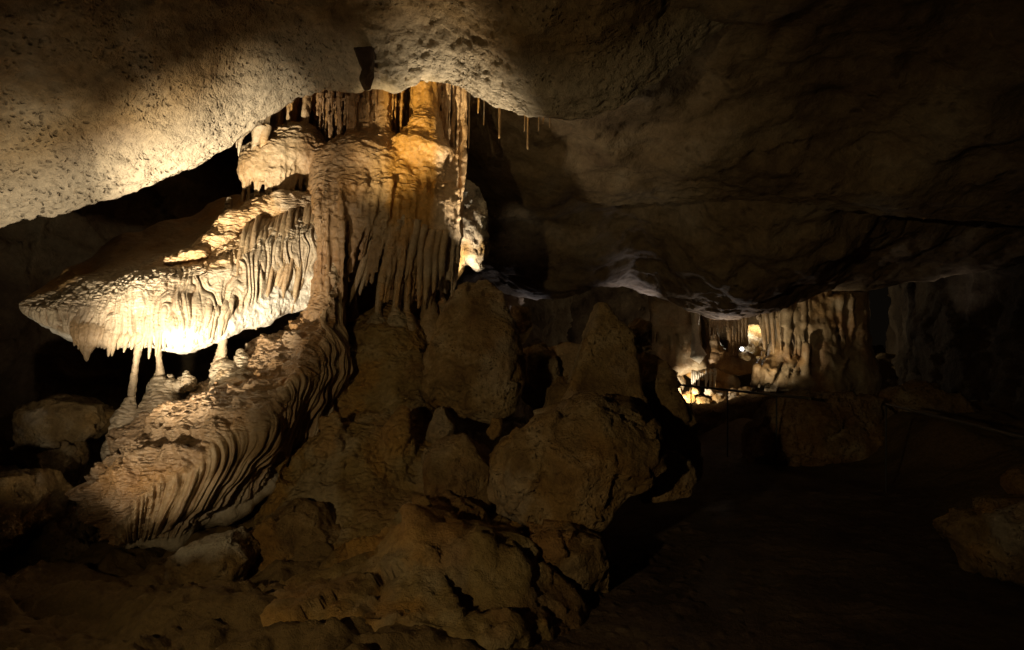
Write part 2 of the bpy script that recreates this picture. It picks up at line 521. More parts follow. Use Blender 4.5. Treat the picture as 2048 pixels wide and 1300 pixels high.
def tube(name, pts, mat, parent=None, seg=12, sub=5, wob=0.18, seed=0, closed_tip=True, attrs=None, ripple=0.0, tagd=None):
    """pts: (px,py,d,rpx); a tapering, slightly irregular dripstone"""
    C = np.array([[*P(*p[:3]), p[3] * p[2] / F] for p in pts])
    n = (len(C) - 1) * sub + 1
    G = cr(C, np.linspace(0, len(C) - 1, n)); G[:, 3] = np.maximum(G[:, 3], 0.0015)
    ax = np.gradient(G[:, :3], axis=0); ax /= np.linalg.norm(ax, axis=1, keepdims=True)
    up = np.array([0, 1.0, 0]) if abs(ax[0, 1]) < 0.8 else np.array([1.0, 0, 0])
    a = np.cross(ax, up); a /= np.linalg.norm(a, axis=1, keepdims=True); b = np.cross(ax, a)
    th = np.linspace(0, 2 * math.pi, seg, endpoint=False)
    D = np.cos(th)[None, :, None] * a[:, None, :] + np.sin(th)[None, :, None] * b[:, None, :]
    base = G[:, None, :3] + D * G[:, None, 3:4]
    fl = base.reshape(-1, 3)
    r = np.repeat(G[:, 3], seg)
    wv = wob * (fbm(fl, 0.09, 3, off=seed * 3.1) + 0.6 * fbm(fl * [1, 1, 0.3], 0.03, 2, off=seed))
    if ripple: wv = wv + ripple * np.sin(fl[:, 2] * 2 * math.pi / 0.03 + 3 * fbm(fl, 0.1, 2))
    v = fl + D.reshape(-1, 3) * (r * wv)[:, None]
    q = grid_faces(n, seg)
    # end caps as tiny quads ring to centre
    v = np.concatenate([v, [G[0, :3]], [G[-1, :3] + ax[-1] * G[-1, 3]]])
    c0, c1 = len(v) - 2, len(v) - 1
    k = np.arange(seg)
    e0 = np.stack([np.full(seg, c0), (k + 1) % seg, k, k], 1)[:, :3]
    e1 = np.stack([np.full(seg, c1), (n - 1) * seg + k, (n - 1) * seg + (k + 1) % seg], 1)
    tri = np.concatenate([q[:, [0, 1, 2]], q[:, [0, 2, 3]], e0, e1])
    at = attrs(v) if attrs else {'ripple': np.zeros(len(v)), 'pale': np.zeros(len(v)), 'ochre': np.zeros(len(v)), 'rust': np.zeros(len(v))}
    org = C[0, :3] if parent is None else None
    o = link_mesh(name, v, tri, mat, parent, at, org)
    if tagd: tag(o, *tagd)
    return o

# ------------------------------------------------------------------ ceiling
def ceiling_sheet(name, lip, prof, mat, nx, us, disp, pale=None):
    L = np.array([P(*p) for p in lip])
    X = np.linspace(L[0, 0], L[-1, 0], nx)
    yl = np.interp(X, L[:, 0], L[:, 1]); zl = np.interp(X, L[:, 0], L[:, 2])
    kz = np.hanning(9); kz /= kz.sum()
    pad = lambda a: np.convolve(np.pad(a, 4, 'edge'), kz, 'valid')
    yl, zl = pad(yl), pad(zl)
    pr = np.array(prof)
    U = np.array(us)
    z = np.interp(U, pr[:, 0], pr[:, 1])
    V = np.zeros((nx, len(U), 3))
    V[:, :, 0] = X[:, None]; V[:, :, 1] = yl[:, None] - U[None, :]; V[:, :, 2] = zl[:, None] + z[None, :]
    v = V.reshape(-1, 3); q = grid_faces(nx, len(U), False)
    n = vnormals(v, q)
    if n[:, 2].mean() > 0: q = q[:, ::-1]; n = -n
    v = v + n * disp(v, n, np.tile(U, nx))[:, None]
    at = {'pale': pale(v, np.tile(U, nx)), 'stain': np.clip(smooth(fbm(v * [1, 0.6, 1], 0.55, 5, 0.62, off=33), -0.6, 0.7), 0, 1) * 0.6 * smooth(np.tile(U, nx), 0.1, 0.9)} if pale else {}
    return struct(link_mesh(name, v, q, mat, None, at))

def usp(near, n1, n2, b=1.6):
    return np.concatenate([-np.linspace(b, 0.02, n2), near * np.linspace(0, 1, n1) ** 1.7])

def dA(v, n, U):
    big = 0.07 * fbm(v, 1.1, 3) + 0.05 * fbm(v, 0.4, 3, off=5)
    vv = v @ np.array([[0.87, 0.0, 0.5], [0, 1, 0], [-0.5, 0, 0.87]])
    d1, d2 = worley(vv * [1, 1.6, 1] / 0.085, 3.0)
    pits = -0.019 * smooth(0.55 - d1, 0, 0.4) * smooth(fbm(v, 0.35, 3, off=8), -0.15, 0.5)
    fine = 0.020 * ridged(vv * [0.7, 1.2, 1], 0.20, 5) + 0.012 * fbm(v, 0.05, 3, off=4)
    jn = np.abs(vnoise(v * [0.55, 1.1, 0.8] + 0.15 * np.stack([fbm(v, 0.4, 3, off=k) for k in (4, 5, 6)], 1), 7.0))
    joints = -0.035 * smooth(0.016 - jn, 0, 0.016)
    return (big * smooth(U, -0.3, 0.5) * 0.9 + 0.02 * fbm(v, 0.25, 3)) + pits + fine + joints
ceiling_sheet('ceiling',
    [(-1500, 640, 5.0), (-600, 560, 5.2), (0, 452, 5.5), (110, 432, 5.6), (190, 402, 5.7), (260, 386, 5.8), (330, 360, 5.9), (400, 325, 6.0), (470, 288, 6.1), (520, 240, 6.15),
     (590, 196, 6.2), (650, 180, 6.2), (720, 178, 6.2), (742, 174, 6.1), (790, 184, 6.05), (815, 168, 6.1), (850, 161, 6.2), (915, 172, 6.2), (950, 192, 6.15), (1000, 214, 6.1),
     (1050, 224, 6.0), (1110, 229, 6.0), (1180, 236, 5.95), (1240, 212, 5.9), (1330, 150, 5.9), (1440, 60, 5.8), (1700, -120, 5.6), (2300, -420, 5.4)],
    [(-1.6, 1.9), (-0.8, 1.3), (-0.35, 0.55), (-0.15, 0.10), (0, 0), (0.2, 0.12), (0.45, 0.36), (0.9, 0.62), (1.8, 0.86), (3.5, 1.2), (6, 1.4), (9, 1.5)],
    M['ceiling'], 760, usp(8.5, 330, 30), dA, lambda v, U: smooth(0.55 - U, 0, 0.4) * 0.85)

def dB(v, n, U):
    e = smooth(U, -0.1, 1.0)
    a = 0.26 * fbm(v, 1.6, 3, off=2) * e + 0.10 * fbm(v, 0.6, 3, off=6) * (0.25 + 0.75 * e)
    fold = np.abs(vnoise(v * [0.7, 0.9, 0.9] + 0.35 * np.stack([fbm(v, 0.8, 2, off=k) for k in (1, 2, 3)], 1), 4.0))
    crack = -0.014 * smooth(0.02 - fold, 0, 0.02)
    step = 0.045 * smooth(np.sin(v[:, 0] * 1.1 + v[:, 1] * 2.3 + 2.2 * fbm(v, 1.2, 3, off=9)), -0.1, 0.15) * e
    return a + crack * (0.3 + 0.7 * e) + step + 0.03 * ridged(v, 0.3, 4) + 0.012 * fbm(v, 0.1, 3)
ceiling_sheet('ceiling',
    [(300, 60, 9), (820, 200, 9), (920, 262, 9), (1000, 322, 9), (1100, 378, 9), (1180, 407, 9), (1300, 408, 8.8), (1400, 398, 8.5), (1500, 400, 8.3), (1700, 420, 8), (2048, 450, 7.5), (2700, 480, 6.5)],
    [(-1.6, 1.6), (-0.6, 0.6), (-0.15, 0.06), (0, 0), (0.4, 0.10), (1, 0.42), (2, 0.8), (4, 1.15), (9, 1.6)],
    M['ceiling_dim'], 420, usp(9, 190, 18), dB)
ceiling_sheet('ceiling',
    [(100, 420, 12), (700, 500, 12.2), (930, 560, 12.2), (1000, 582, 12.2), (1060, 600, 12.3), (1130, 596, 12.2), (1200, 572, 12), (1240, 572, 12), (1300, 590, 12), (1350, 607, 12), (1420, 615, 12)],
    [(-1.6, 1.0), (-0.6, 0.3), (-0.15, 0.03), (0, 0), (0.5, 0.10), (1.5, 0.45), (3, 1.15), (5, 2.0)],
    M['ceiling_dim'], 300, usp(5, 130, 14), dB)
ceiling_sheet('ceiling',
    [(1270, 520, 11.5), (1310, 575, 11.5), (1345, 604, 11.5), (1380, 622, 11.5), (1430, 635, 11.5), (1480, 638, 11.5), (1540, 626, 11.5), (1600, 604, 11.5), (1650, 580, 11.6), (1730, 580, 11.6),
     (1830, 562, 11.4), (1900, 545, 11), (2048, 532, 10.5), (2600, 500, 9)],
    [(-1.6, 0.9), (-0.6, 0.25), (-0.15, 0.03), (0, 0), (0.5, 0.07), (1.5, 0.45), (3, 1.25), (5, 2.2)],
    M['ceiling_dim'], 340, usp(5, 150, 16), dB)

# ------------------------------------------------------------------ walls and floor
def wall_sheet(name, pts, z0, z1, n1, n2, mat, amp=0.3, lean=0.0, cell=0.25):
    W = np.array(pts, float)
    s = np.linspace(0, len(W) - 1, n1); G = cr(W, s)
    Z = np.linspace(z0, z1, n2)
    V = np.zeros((n1, n2, 3)); V[:, :, 0] = G[:, 0][:, None]; V[:, :, 1] = G[:, 1][:, None] - lean * (Z - z0)[None, :]; V[:, :, 2] = Z[None, :]
    v = V.reshape(-1, 3); q = grid_faces(n1, n2, False); n = vnormals(v, q)
    d1, d2 = worley(v / 0.8, 4.0)
    d = amp * fbm(v, 1.3, 4, off=3) + cell * (0.5 - d1) + 0.04 * ridged(v, 0.25, 4) - 0.08 * smooth(0.1 - (d2 - d1), 0, 0.1)
    return struct(link_mesh(name, v + n * d[:, None], q, mat))
wall_sheet('cave_wall', [(-8, 1.5), (-7.3, 5), (-6.3, 7.8), (-4.5, 9.6), (-2.8, 10.6), (-1.0, 11.5), (0.3, 13), (0.9, 16), (1.5, 19)], -0.5, 5.5, 330, 110, M['wall'], 0.3)
wall_sheet('cave_wall', [(0.5, 19.6), (4, 19.9), (7, 19.2), (9, 17)], -0.5, 4.5, 100, 60, M['wall'], 0.25)
wall_sheet('cave_wall', [(9.6, 17), (8.2, 14), (7.6, 12), (7.4, 9), (6.9, 6), (6.4, 3), (6.4, 0)], -0.3, 4.8, 190, 80, M['wall_shaded'], 0.10, cell=0.06)

def floor():
    x = np.concatenate([np.linspace(-9, -5, 40)[:-1], np.linspace(-5, 1.5, 300)[:-1], np.linspace(1.5, 10, 150)])
    y = np.concatenate([np.linspace(-1.5, 2.5, 40)[:-1], np.linspace(2.5, 7.5, 250)[:-1], np.linspace(7.5, 20, 150)])
    X, Y = np.meshgrid(x, y, indexing='ij')
    v = np.stack([X, Y, 0 * X], -1).reshape(-1, 3)
    px = v[:, 0]; py = v[:, 1]
    left = smooth(-px + 0.15 + 0.08 * py + 0.25 * fbm(v, 0.8, 3, off=4), 0, 0.9)
    right = smooth(px - 3.9 - 0.02 * py + 0.2 * smooth(py, 9, 12) * 6, 0.0, 1.6)
    d1, d2 = worley(v / 0.55 + 0.25 * np.stack([fbm(v, 0.4, 2, off=k) for k in (1, 2, 3)], 1), 5.0)
    e1, e2 = worley(v / 0.22, 9.0)
    rubble = 0.20 * np.minimum(0.75 - d1, 0.32) + 0.16 * np.minimum(d2 - d1, 0.22) + 0.05 * np.minimum(0.7 - e1, 0.35) + 0.07 * ridged(v, 0.35, 5) + 0.02 * fbm(v, 0.06, 3) - 0.05
    z = 0.012 * fbm(v, 0.4, 4) + 0.02 * fbm(v, 2, 2) + left * (0.12 + 0.10 * fbm(v, 0.9, 4) + rubble) + right * (0.55 + 0.25 * fbm(v, 0.9, 4) + 0.5 * rubble)
    z -= 0.12 * left * smooth(-px, 1.5, 3.0) * smooth(5.4 - py, 0, 1)
    z += 0.9 * smooth(py, 13.5, 16) * smooth(px, 0, 2)
    z += (1 - np.maximum(left, right)) * 0.02 * smooth(vnoise(v / 0.07, 3.0), 0.45, 0.8)
    v[:, 2] = z
    q = grid_faces(len(x), len(y), False)
    n = vnormals(v, q)
    if n[:, 2].mean() < 0: q = q[:, ::-1]
    struct(link_mesh('cave_floor', v, q, M['floor'], None, {'earth': np.maximum(left, right)}))
floor()

# ------------------------------------------------------------------ the flowstone shelf (left, brightly lit)
def scallops(v, sx=0.075, sz=0.032, off=0.0):
    pw = v + 0.04 * np.stack([fbm(v, 0.15, 2, off=1), fbm(v, 0.15, 2, off=2), fbm(v, 0.12, 2, off=3)], 1)
    d1, d2 = worley(pw / [sx, sx, sz], off)
    return 1 - d1

def flutes(ph, sharp=0.55):
    return np.abs(np.sin(math.pi * ph)) ** sharp

ochn = lambda v, o: smooth(fbm(v, 0.5, 4, off=o), 0.05, 0.5)

shelf = thing('flowstone_shelf', 'large whale shaped flowstone shelf jutting left from the column, glaringly lit', 'flowstone', P(640, 560, 6.6))
st = [
 [(62, 590, 5.80), (46, 600, 5.68), (37, 612, 5.62), (52, 632, 5.62), (85, 642, 5.72), (95, 610, 5.9)],
 [(170, 520, 6.35), (135, 575, 5.85), (112, 620, 5.56), (140, 665, 5.52), (185, 682, 5.75), (230, 600, 6.4)],
 [(235, 487, 6.65), (232, 545, 5.98), (222, 600, 5.54), (245, 683, 5.50), (300, 692, 5.85), (320, 600, 6.7)],
 [(315, 458, 6.9), (335, 512, 6.18), (340, 560, 5.62), (352, 655, 5.55), (385, 694, 5.85), (430, 600, 6.9)],
 [(415, 420, 7.1), (440, 466, 6.45), (455, 520, 5.88), (462, 628, 5.82), (470, 662, 6.05), (500, 590, 7.0)],
 [(480, 398, 7.05), (530, 422, 6.5), (560, 478, 6.12), (560, 560, 6.14), (556, 632, 6.22), (580, 580, 7.0)],
 [(560, 388, 7.05), (610, 410, 6.6), (640, 465, 6.35), (640, 540, 6.4), (630, 612, 6.45), (650, 570, 7.0)],
 [(640, 388, 7.05), (680, 420, 6.7), (700, 470, 6.55), (700, 540, 6.6), (690, 590, 6.65), (710, 560, 7.0)]]
G, uu, tt = loft(st, 620, [60, 110, 150, 60, 24, 20])
ns, nt = G.shape[:2]
v = G.reshape(-1, 3); q = grid_faces(ns, nt)
n = vnormals(v, q)
cen = v.mean(0)
if ((v - cen) * n).sum() < 0: q = q[:, ::-1]; n = -n
T = np.tile(tt, ns); U = np.repeat(uu, nt)
wf = smooth(T, 1.35, 2.05) * smooth(3.15 - T, 0, 0.25)
wtop = smooth(2.35 - T, 0, 0.7) * smooth(T, -0.1, 0.3)
und = smooth(T, 2.9, 3.3)
front = smooth(T, 0.75, 1.2)
ph = v[:, 0] * 14.0 + 1.7 * fbm(v * [1, 1, 0.25], 0.34, 3) + 0.5 * fbm(v * [1, 1, 0.4], 0.1, 2, off=4)
lump = fbm(v, 0.45, 3, off=6)
d = 0.05 * lump * (0.3 + 0.7 * (1 - und)) + 0.034 * wf * (flutes(ph) - 0.6) + 0.012 * wf * (flutes(ph * 2.3 + 1.0) - 0.6)
d += wtop * front * (0.026 * scallops(v) + 0.02 * scallops(v, 0.2, 0.09, 3.0) - 0.02)
d += und * (0.05 * fbm(v, 0.35, 4, off=2) + 0.018 * ridged(v, 0.1, 4))
d += (1 - front) * 0.03 * fbm(v, 0.3, 4, off=9) * (1 - und)
tp = smooth(U, 0, 0.5)
v2 = v + n * (d * (0.3 + 0.7 * tp))[:, None]
at = {'ripple': np.clip(wtop * front + 0.25 * wf, 0, 1), 'pale': np.clip(und * 0.9 + 0.15, 0, 1), 'ochre': 0.35 * ochn(v, 3) * (1 - und) + 0.35 * (1 - front) * (1 - und),
      'rust': wf * smooth(0.55 - flutes(ph), 0, 0.4) * 0.55}
link_mesh('shelf_body', v2, q, M['flow'], shelf, at)

solid('rippled_crest', [ell(585, 418, 6.58, 62, 28, 0.24, 10, k=0.06), ell(530, 428, 6.52, 66, 26, 0.24, 14, k=0.06), ell(478, 452, 6.38, 58, 24, 0.24, 22, k=0.06), ell(430, 486, 6.18, 48, 20, 0.22, 26, k=0.06), ell(375, 520, 6.0, 44, 17, 0.2, 24, k=0.06)], 0.011, M['flow'], shelf,
      lambda v, n: 0.036 * scallops(v, 0.085, 0.036) + 0.02 * scallops(v, 0.2, 0.09, 4.0) + 0.04 * fbm(v, 0.22, 3, off=19) - 0.03,
      lambda v, n: {'ripple': np.ones(len(v)), 'pale': np.full(len(v), 0.08), 'ochre': 0.4 * ochn(v, 3), 'rust': 0.25 * ochn(v, 13)})
random.seed(5)
def fing_attr(pale=0.0, ochre=0.0, rust=0.0, ripple=0.15):
    def f(v):
        k = len(v)
        return {'ripple': np.full(k, ripple), 'pale': np.full(k, pale), 'ochre': np.full(k, ochre) * (0.6 + 0.4 * fbm(v, 0.2, 2)), 'rust': np.full(k, rust)}
    return f
# drip fingers along the lower edge of the shelf
lipB = np.array([(150, 668, 5.52), (200, 684, 5.50), (245, 684, 5.50), (300, 675, 5.52), (352, 655, 5.55), (410, 645, 5.65), (462, 628, 5.80)])
for i in range(34):
    t = 0.1 + 5.8 * i / 33 + random.uniform(-0.06, 0.06)
    b = cr(lipB, np.array([t]))[0]
    ln = random.uniform(10, 34) * (1.3 if t > 3 else 0.8); r = random.uniform(4.5, 7.5)
    up = random.uniform(30, 60)
    x = b[0]
    tube('stalactite', [(x + 8, b[1] - up, b[2] + 0.10, r * 0.7), (x + 5, b[1] - up * 0.4, b[2] - 0.01, r * 1.1), (x, b[1] - 2, b[2] - 0.015, r), (x - 3, b[1] + ln * 0.6, b[2] + 0.01, r * 0.6), (x - 5, b[1] + ln, b[2] + 0.02, 1.5)],
         M['flow'], shelf, 10, 4, 0.22, i, attrs=fing_attr(0.15, 0.15))
# long slanting fingers on the right part, in front of the white rock
for i in range(38):
    t = i / 37.0
    x = 470 + 172 * t + random.uniform(-4, 4)
    y0 = 492 - 62 * t + random.uniform(-14, 14); y1 = 640 - 50 * t + random.uniform(-60, 40)
    d0 = 5.90 + 0.52 * t + random.uniform(-0.02, 0.02); r = random.uniform(3.5, 6.5); sl = random.uniform(14, 34)
    tube('stalactite', [(x + 22, y0 - 50, d0 + 0.42, r * 0.7), (x + 9, y0 - 5, d0 + 0.06, r * 1.1), (x - 2, y0 * 0.55 + y1 * 0.45, d0 - 0.05, r), (x - sl * 0.7, y1 - 28, d0 - 0.04, r * 0.8), (x - sl, y1, d0 - 0.02, 1.2)],
         M['flow'], shelf, 10, 6, 0.24, 50 + i, attrs=fing_attr(0.05, 0.2, random.choice([0, 0, 0.25])))
# the fat drip under the tip
for i, (dx, l, r) in enumerate([(-12, 0, 9), (-4, 22, 10), (4, 30, 10), (12, 18, 9), (20, -8, 8), (-18, -22, 7), (27, -25, 7)]):
    tube('stalactite', [(172 + dx * 1.6, 622, 5.66, 5), (172 + dx * 1.5, 645, 5.53, r * 1.0), (172 + dx * 1.2, 672, 5.47, r * 1.1), (172 + dx * 0.6, 692 + l * 0.3, 5.49, r * 0.9), (172 + dx * 0.3, 690 + l, 5.50, 4)],
         M['flow'], shelf, 12, 6, 0.2, 90 + i, attrs=fing_attr(0.1, 0.3))

# ------------------------------------------------------------------ the lower flowstone tongue
tongue = thing('flowstone_tongue', 'rippled flowstone tongue sloping down left below the shelf, ending in a blunt snout', 'flowstone', P(400, 1090, 5.2))
st = [
 [(182, 1040, 5.00), (205, 1062, 4.88), (236, 1090, 4.84), (250, 1102, 4.90), (240, 1098, 5.1), (205, 1070, 5.3)],
 [(176, 1000, 5.15), (225, 975, 4.95), (285, 985, 4.82), (275, 1098, 4.90), (300, 1085, 5.2), (260, 1050, 5.6)],
 [(222, 925, 5.45), (295, 895, 5.15), (425, 912, 4.98), (345, 1078, 4.95), (370, 1060, 5.3), (360, 960, 5.9)],
 [(285, 862, 5.70), (370, 815, 5.40), (540, 822, 5.20), (430, 1036, 5.12), (440, 1020, 5.4), (440, 880, 6.2)],
 [(390, 790, 6.05), (460, 762, 5.75), (600, 748, 5.50), (520, 972, 5.36), (530, 950, 5.6), (520, 800, 6.6)],
 [(520, 700, 6.4), (565, 685, 6.1), (645, 688, 5.84), (602, 898, 5.64), (610, 880, 5.9), (600, 760, 6.9)],
 [(598, 640, 6.6), (630, 612, 6.3), (668, 608, 6.08), (655, 862, 5.9), (665, 840, 6.2), (650, 680, 7.0)],
 [(622, 560, 6.7), (640, 530, 6.45), (676, 530, 6.32), (690, 740, 6.2), (695, 720, 6.4), (680, 600, 7.0)]]
G, uu, tt = loft(st, 520, [110, 120, 190, 24, 20, 24])
ns, nt = G.shape[:2]
v = G.reshape(-1, 3); q = grid_faces(ns, nt); n = vnormals(v, q)
if ((v - v.mean(0)) * n).sum() < 0: q = q[:, ::-1]; n = -n
T = np.tile(tt, ns); U = np.repeat(uu, nt)
Tn = T + 0.28 * fbm(v, 0.35, 3, off=37)
wf = smooth(Tn, 1.9, 2.3) * smooth(3.1 - T, 0, 0.2)
wt = smooth(2.2 - Tn, 0, 0.35) * smooth(T, -0.2, 0.1)
bulge = fbm(v, 0.5, 3, off=11)
uv = np.stack([U * 1.6, T * 0.45, 0 * U], 1)
L1 = U * 11.5 + 1.6 * fbm(uv * [1, 0.35, 1], 0.8, 3, off=2) + 0.12 * fbm(uv * [1, 2, 1], 0.25, 2) + 0.06 * fbm(v, 0.12, 2)
fa = 0.25 + 1.15 * smooth(fbm(uv * [1, 1.6, 1], 0.45, 3, off=9), -0.45, 0.45)
d = 0.10 * bulge + 0.03 * (1 - 0.5 * wf) * fbm(v, 0.16, 3, off=27) + fa * wf * (0.07 * (flutes(L1 * 0.42) - 0.6) + 0.022 * (flutes(L1 * 1.05 + 0.3) - 0.6))
terr = ridged(v * [1, 1, 2.2], 0.32, 3, 6)
fr = np.mod(-v[:, 2] / 0.30 + 1.1 * fbm(v, 0.55, 3, off=14) + 0.25 * fbm(v, 0.12, 2), 1.0)
la = smooth(fbm(v, 0.4, 2, off=18), -0.35, 0.3)
d += wt * (0.036 * scallops(v, 0.075, 0.030) + 0.02 * ridged(v, 0.13, 3, 41) + 0.05 * terr + 0.085 * la * fr * smooth(1 - fr, 0, 0.08) - 0.04)
low = smooth(T, 2.55, 2.85) * smooth(3.2 - T, 0, 0.2)
d += low * (0.04 * ridged(v, 0.12, 4, 2) - 0.05)
snout = smooth(1.9 - U, 0, 1.0)
d += snout * (0.075 * ridged(v, 0.18, 4, 3.0) - 0.05)
v2 = v + n * d[:, None]
at = {'ripple': np.clip(wt, 0, 1), 'pale': 0.12 * wt * smooth(fbm(v, 0.4, 3, off=21), 0, 0.5) + 0.4 * smooth(T, 2.6, 2.9),
      'ochre': 0.5 * ochn(v, 13) * wt + 0.2 * wf, 'rust': 0.55 * wt + 0.6 * wf * smooth(0.7 - flutes(L1 * 0.55), 0, 0.5) + 0.4 * snout * ochn(v, 31)}
link_mesh('tongue_body', v2, q, M['flow'], tongue, at)

def cone_attr(v, n):
    k = len(v)
    return {'ripple': np.ones(k), 'pale': 0.2 * np.ones(k), 'ochre': 0.5 * ochn(v, 13), 'rust': 0.15 * ochn(v, 23)}
def cone_disp(v, n):
    return 0.026 * scallops(v, 0.07, 0.03) + 0.025 * fbm(v, 0.2, 3) - 0.014
solid('stalagmite', [cap((263, 785, 5.7, 7), (258, 830, 5.68, 22), 0.04), cap((258, 830, 5.68, 22), (250, 905, 5.6, 42), 0.05)] +
      [cap((232 + 12 * i, 860, 5.55, 10), (228 + 13 * i, 930 - 8 * abs(i - 2), 5.48, 7), 0.03) for i in range(5)], 0.012, M['flow'], tongue, cone_disp, cone_attr)
solid('stalagmite', [cap((320, 752, 5.95, 8), (322, 785, 5.9, 30), 0.05), cap((322, 785, 5.9, 30), (318, 850, 5.72, 52), 0.05)], 0.013, M['flow'], tongue, cone_disp, cone_attr)
solid('stalagmite', [cap((443, 722, 6.0, 12), (450, 745, 5.95, 28), 0.05), cap((450, 745, 5.95, 28), (470, 800, 5.75, 55), 0.05)], 0.013, M['flow'], tongue, cone_disp, cone_attr)
solid('stalagmite', [cap((478, 705, 6.05, 8), (482, 728, 6.0, 16), 0.04), cap((482, 728, 6.0, 16), (490, 770, 5.9, 36), 0.05)], 0.012, M['flow'], tongue, cone_disp, cone_attr)
solid('stalagmite', [cap((498, 692, 6.3, 8), (503, 715, 6.3, 14), 0.04), cap((503, 715, 6.3, 14), (510, 750, 6.1, 30), 0.05)], 0.012, M['flow'], tongue, cone_disp, cone_attr)
for i, (x, y, r) in enumerate([(375, 752, 6), (360, 756, 5), (341, 752, 4)]):
    solid('knob', [ell(x, y, 5.9, r * 1.3, r * 1.4, 0.035, k=0.02), ell(x + 3, y + 16, 5.88, r * 2.5, r * 3, 0.09, k=0.03)], 0.008, M['flow'], tongue, cone_disp, cone_attr)

# slim columns from the shelf down to the tongue
tagG = 'slim columns joining shelf and tongue'
tube('slim_column', [(312, 575, 5.74, 9), (298, 620, 5.60, 11), (286, 660, 5.59, 8.5), (277, 695, 5.62, 7), (270, 740, 5.66, 6.2), (263, 790, 5.70, 7.5)], M['flow'], None, 14, 10, 0.12, 3, ripple=0.09,
     attrs=fing_attr(0.2, 0.15, 0.1, 0.6), tagd=('leftmost and longest slim leaning column between shelf and rippled tongue', 'column', tagG))
tube('slim_column', [(335, 590, 5.78, 9), (326, 640, 5.69, 10), (320, 670, 5.75, 8), (318, 710, 5.85, 5.5), (320, 740, 5.92, 7), (321, 762, 5.95, 12)], M['flow'], None, 14, 10, 0.12, 4, ripple=0.09,
     attrs=fing_attr(0.2, 0.15, 0.1, 0.6), tagd=('middle slim column of the three under the lit shelf', 'column', tagG))
tube('slim_column', [(466, 530, 6.0, 8), (457, 590, 5.85, 10), (450, 640, 5.87, 10), (446, 680, 5.93, 8.5), (443, 708, 5.98, 10), (440, 732, 6.0, 18)], M['flow'], None, 14, 10, 0.12, 5, ripple=0.09,
     attrs=fing_attr(0.2, 0.15, 0.1, 0.6), tagd=('rightmost slim column under the lit shelf, standing on a rippled cone', 'column', tagG))

# ------------------------------------------------------------------ the main flowstone column
mc = thing('flowstone_column', 'massive fluted flowstone column joining the ceiling to the cave floor', 'flowstone', P(720, 640, 6.6))
random.seed(11)
pr = [ell(735, 345, 6.95, 105, 72, 0.55, k=0.12), ell(690, 400, 6.85, 72, 95, 0.45, k=0.12), ell(800, 375, 6.95, 105, 70, 0.50, -25, k=0.12),
      ell(860, 430, 7.05, 60, 90, 0.35, k=0.1), ell(740, 450, 6.95, 80, 70, 0.35, k=0.1)]
# trunk at the left that runs down into the tongue
pr += chain([(660, 350, 6.65, 28), (664, 430, 6.50, 28), (662, 520, 6.45, 29), (658, 580, 6.43, 33), (648, 640, 6.38, 40), (640, 690, 6.3, 40)], 0.06)
# back wall of the niche
pr += [pil([(560, 150), (895, 120), (890, 420), (880, 560), (850, 620), (700, 640), (600, 500), (540, 300)], 7.45, 0.2, 0.12)]
# fluting of the trunk and dome front
pr += [ell(705, 395, 6.74, 80, 62, 0.40, k=0.08)]
for i in range(17):
    x = 628 + i * 4.9 + random.uniform(-2, 2); y0 = 385 + random.uniform(-10, 30); y1 = 585 + random.uniform(-90, 70)
    xo = (x - 662) / F * 6.45; r = random.uniform(3.5, 6.5)
    d0 = 6.44 - math.sqrt(max(0.17 ** 2 - xo * xo, 0.0)) + random.uniform(-0.03, 0.015)
    pr += chain([(x + 5, y0 - 30, d0 + 0.12, r), (x, y0 + 30, d0 - 0.01, r * 1.1), (x - 1, (y0 + y1) / 2, d0 - 0.03, r), (x - 5, y1, d0 - 0.02, r * 0.6)], 0.010)
pr += [pil([(690, 380), (760, 360), (900, 400), (915, 480), (860, 520), (800, 500), (740, 470), (700, 500)], 6.62, 0.16, 0.12, 0.08)]
for i in range(46):                                            # the curtain below the dome, slanting to lower left
    t = i / 45.0
    x0 = 694 + 216 * t + random.uniform(-3, 3); y0 = 388 + 10 * t + random.uniform(-25, 15)
    dd = 6.37 + 0.24 * t ** 2 + 0.035 * math.sin(i * 1.7)
    ln = 125 + 60 * math.sin(t * 2.2) + random.uniform(-55, 35); sl = 42 * (1 - t) + 4
    r = random.uniform(4.5, 7.5)
    pr += chain([(x0 + 4, y0 - 55, dd + 0.16, r), (x0, y0, dd + 0.02, r), (x0 - sl * 0.3, y0 + ln * 0.4, dd - 0.01, r * 1.1), (x0 - sl, y0 + ln, dd + 0.02, r * 0.5)], 0.024)
# orange column with flared foot, and the flutes below it
pr += chain([(850, 150, 6.75, 26), (851, 200, 6.75, 24), (851, 245, 6.72, 25)], 0.03) + [cap((851, 240, 6.72, 25), (850, 262, 6.70, 36), 0.05), cap((850, 262, 6.70, 36), (845, 290, 6.72, 62), 0.05)]
for i in range(13):
    x = 800 + 9 * i + random.uniform(-2, 2); y0 = 286 + 2.2 * abs(i - 5)
    pr += chain([(x, y0, 6.56 + 0.010 * (i - 5) ** 2 * 0.5, 7), (x + 1, y0 + 55, 6.54 + 0.005 * (i - 5) ** 2, 7), (x + 3, y0 + random.uniform(90, 130), 6.62, 5)], 0.02)
# terraces on the right shoulder
for i in range(9):
    x = 840 + 9 * i; y = 345 + 5 * i
    pr += chain([(x, y, 6.62, 9), (x + 3, y + 50, 6.60, 8), (x + 4, y + 110 + random.uniform(-15, 30), 6.64, 5)], 0.02)
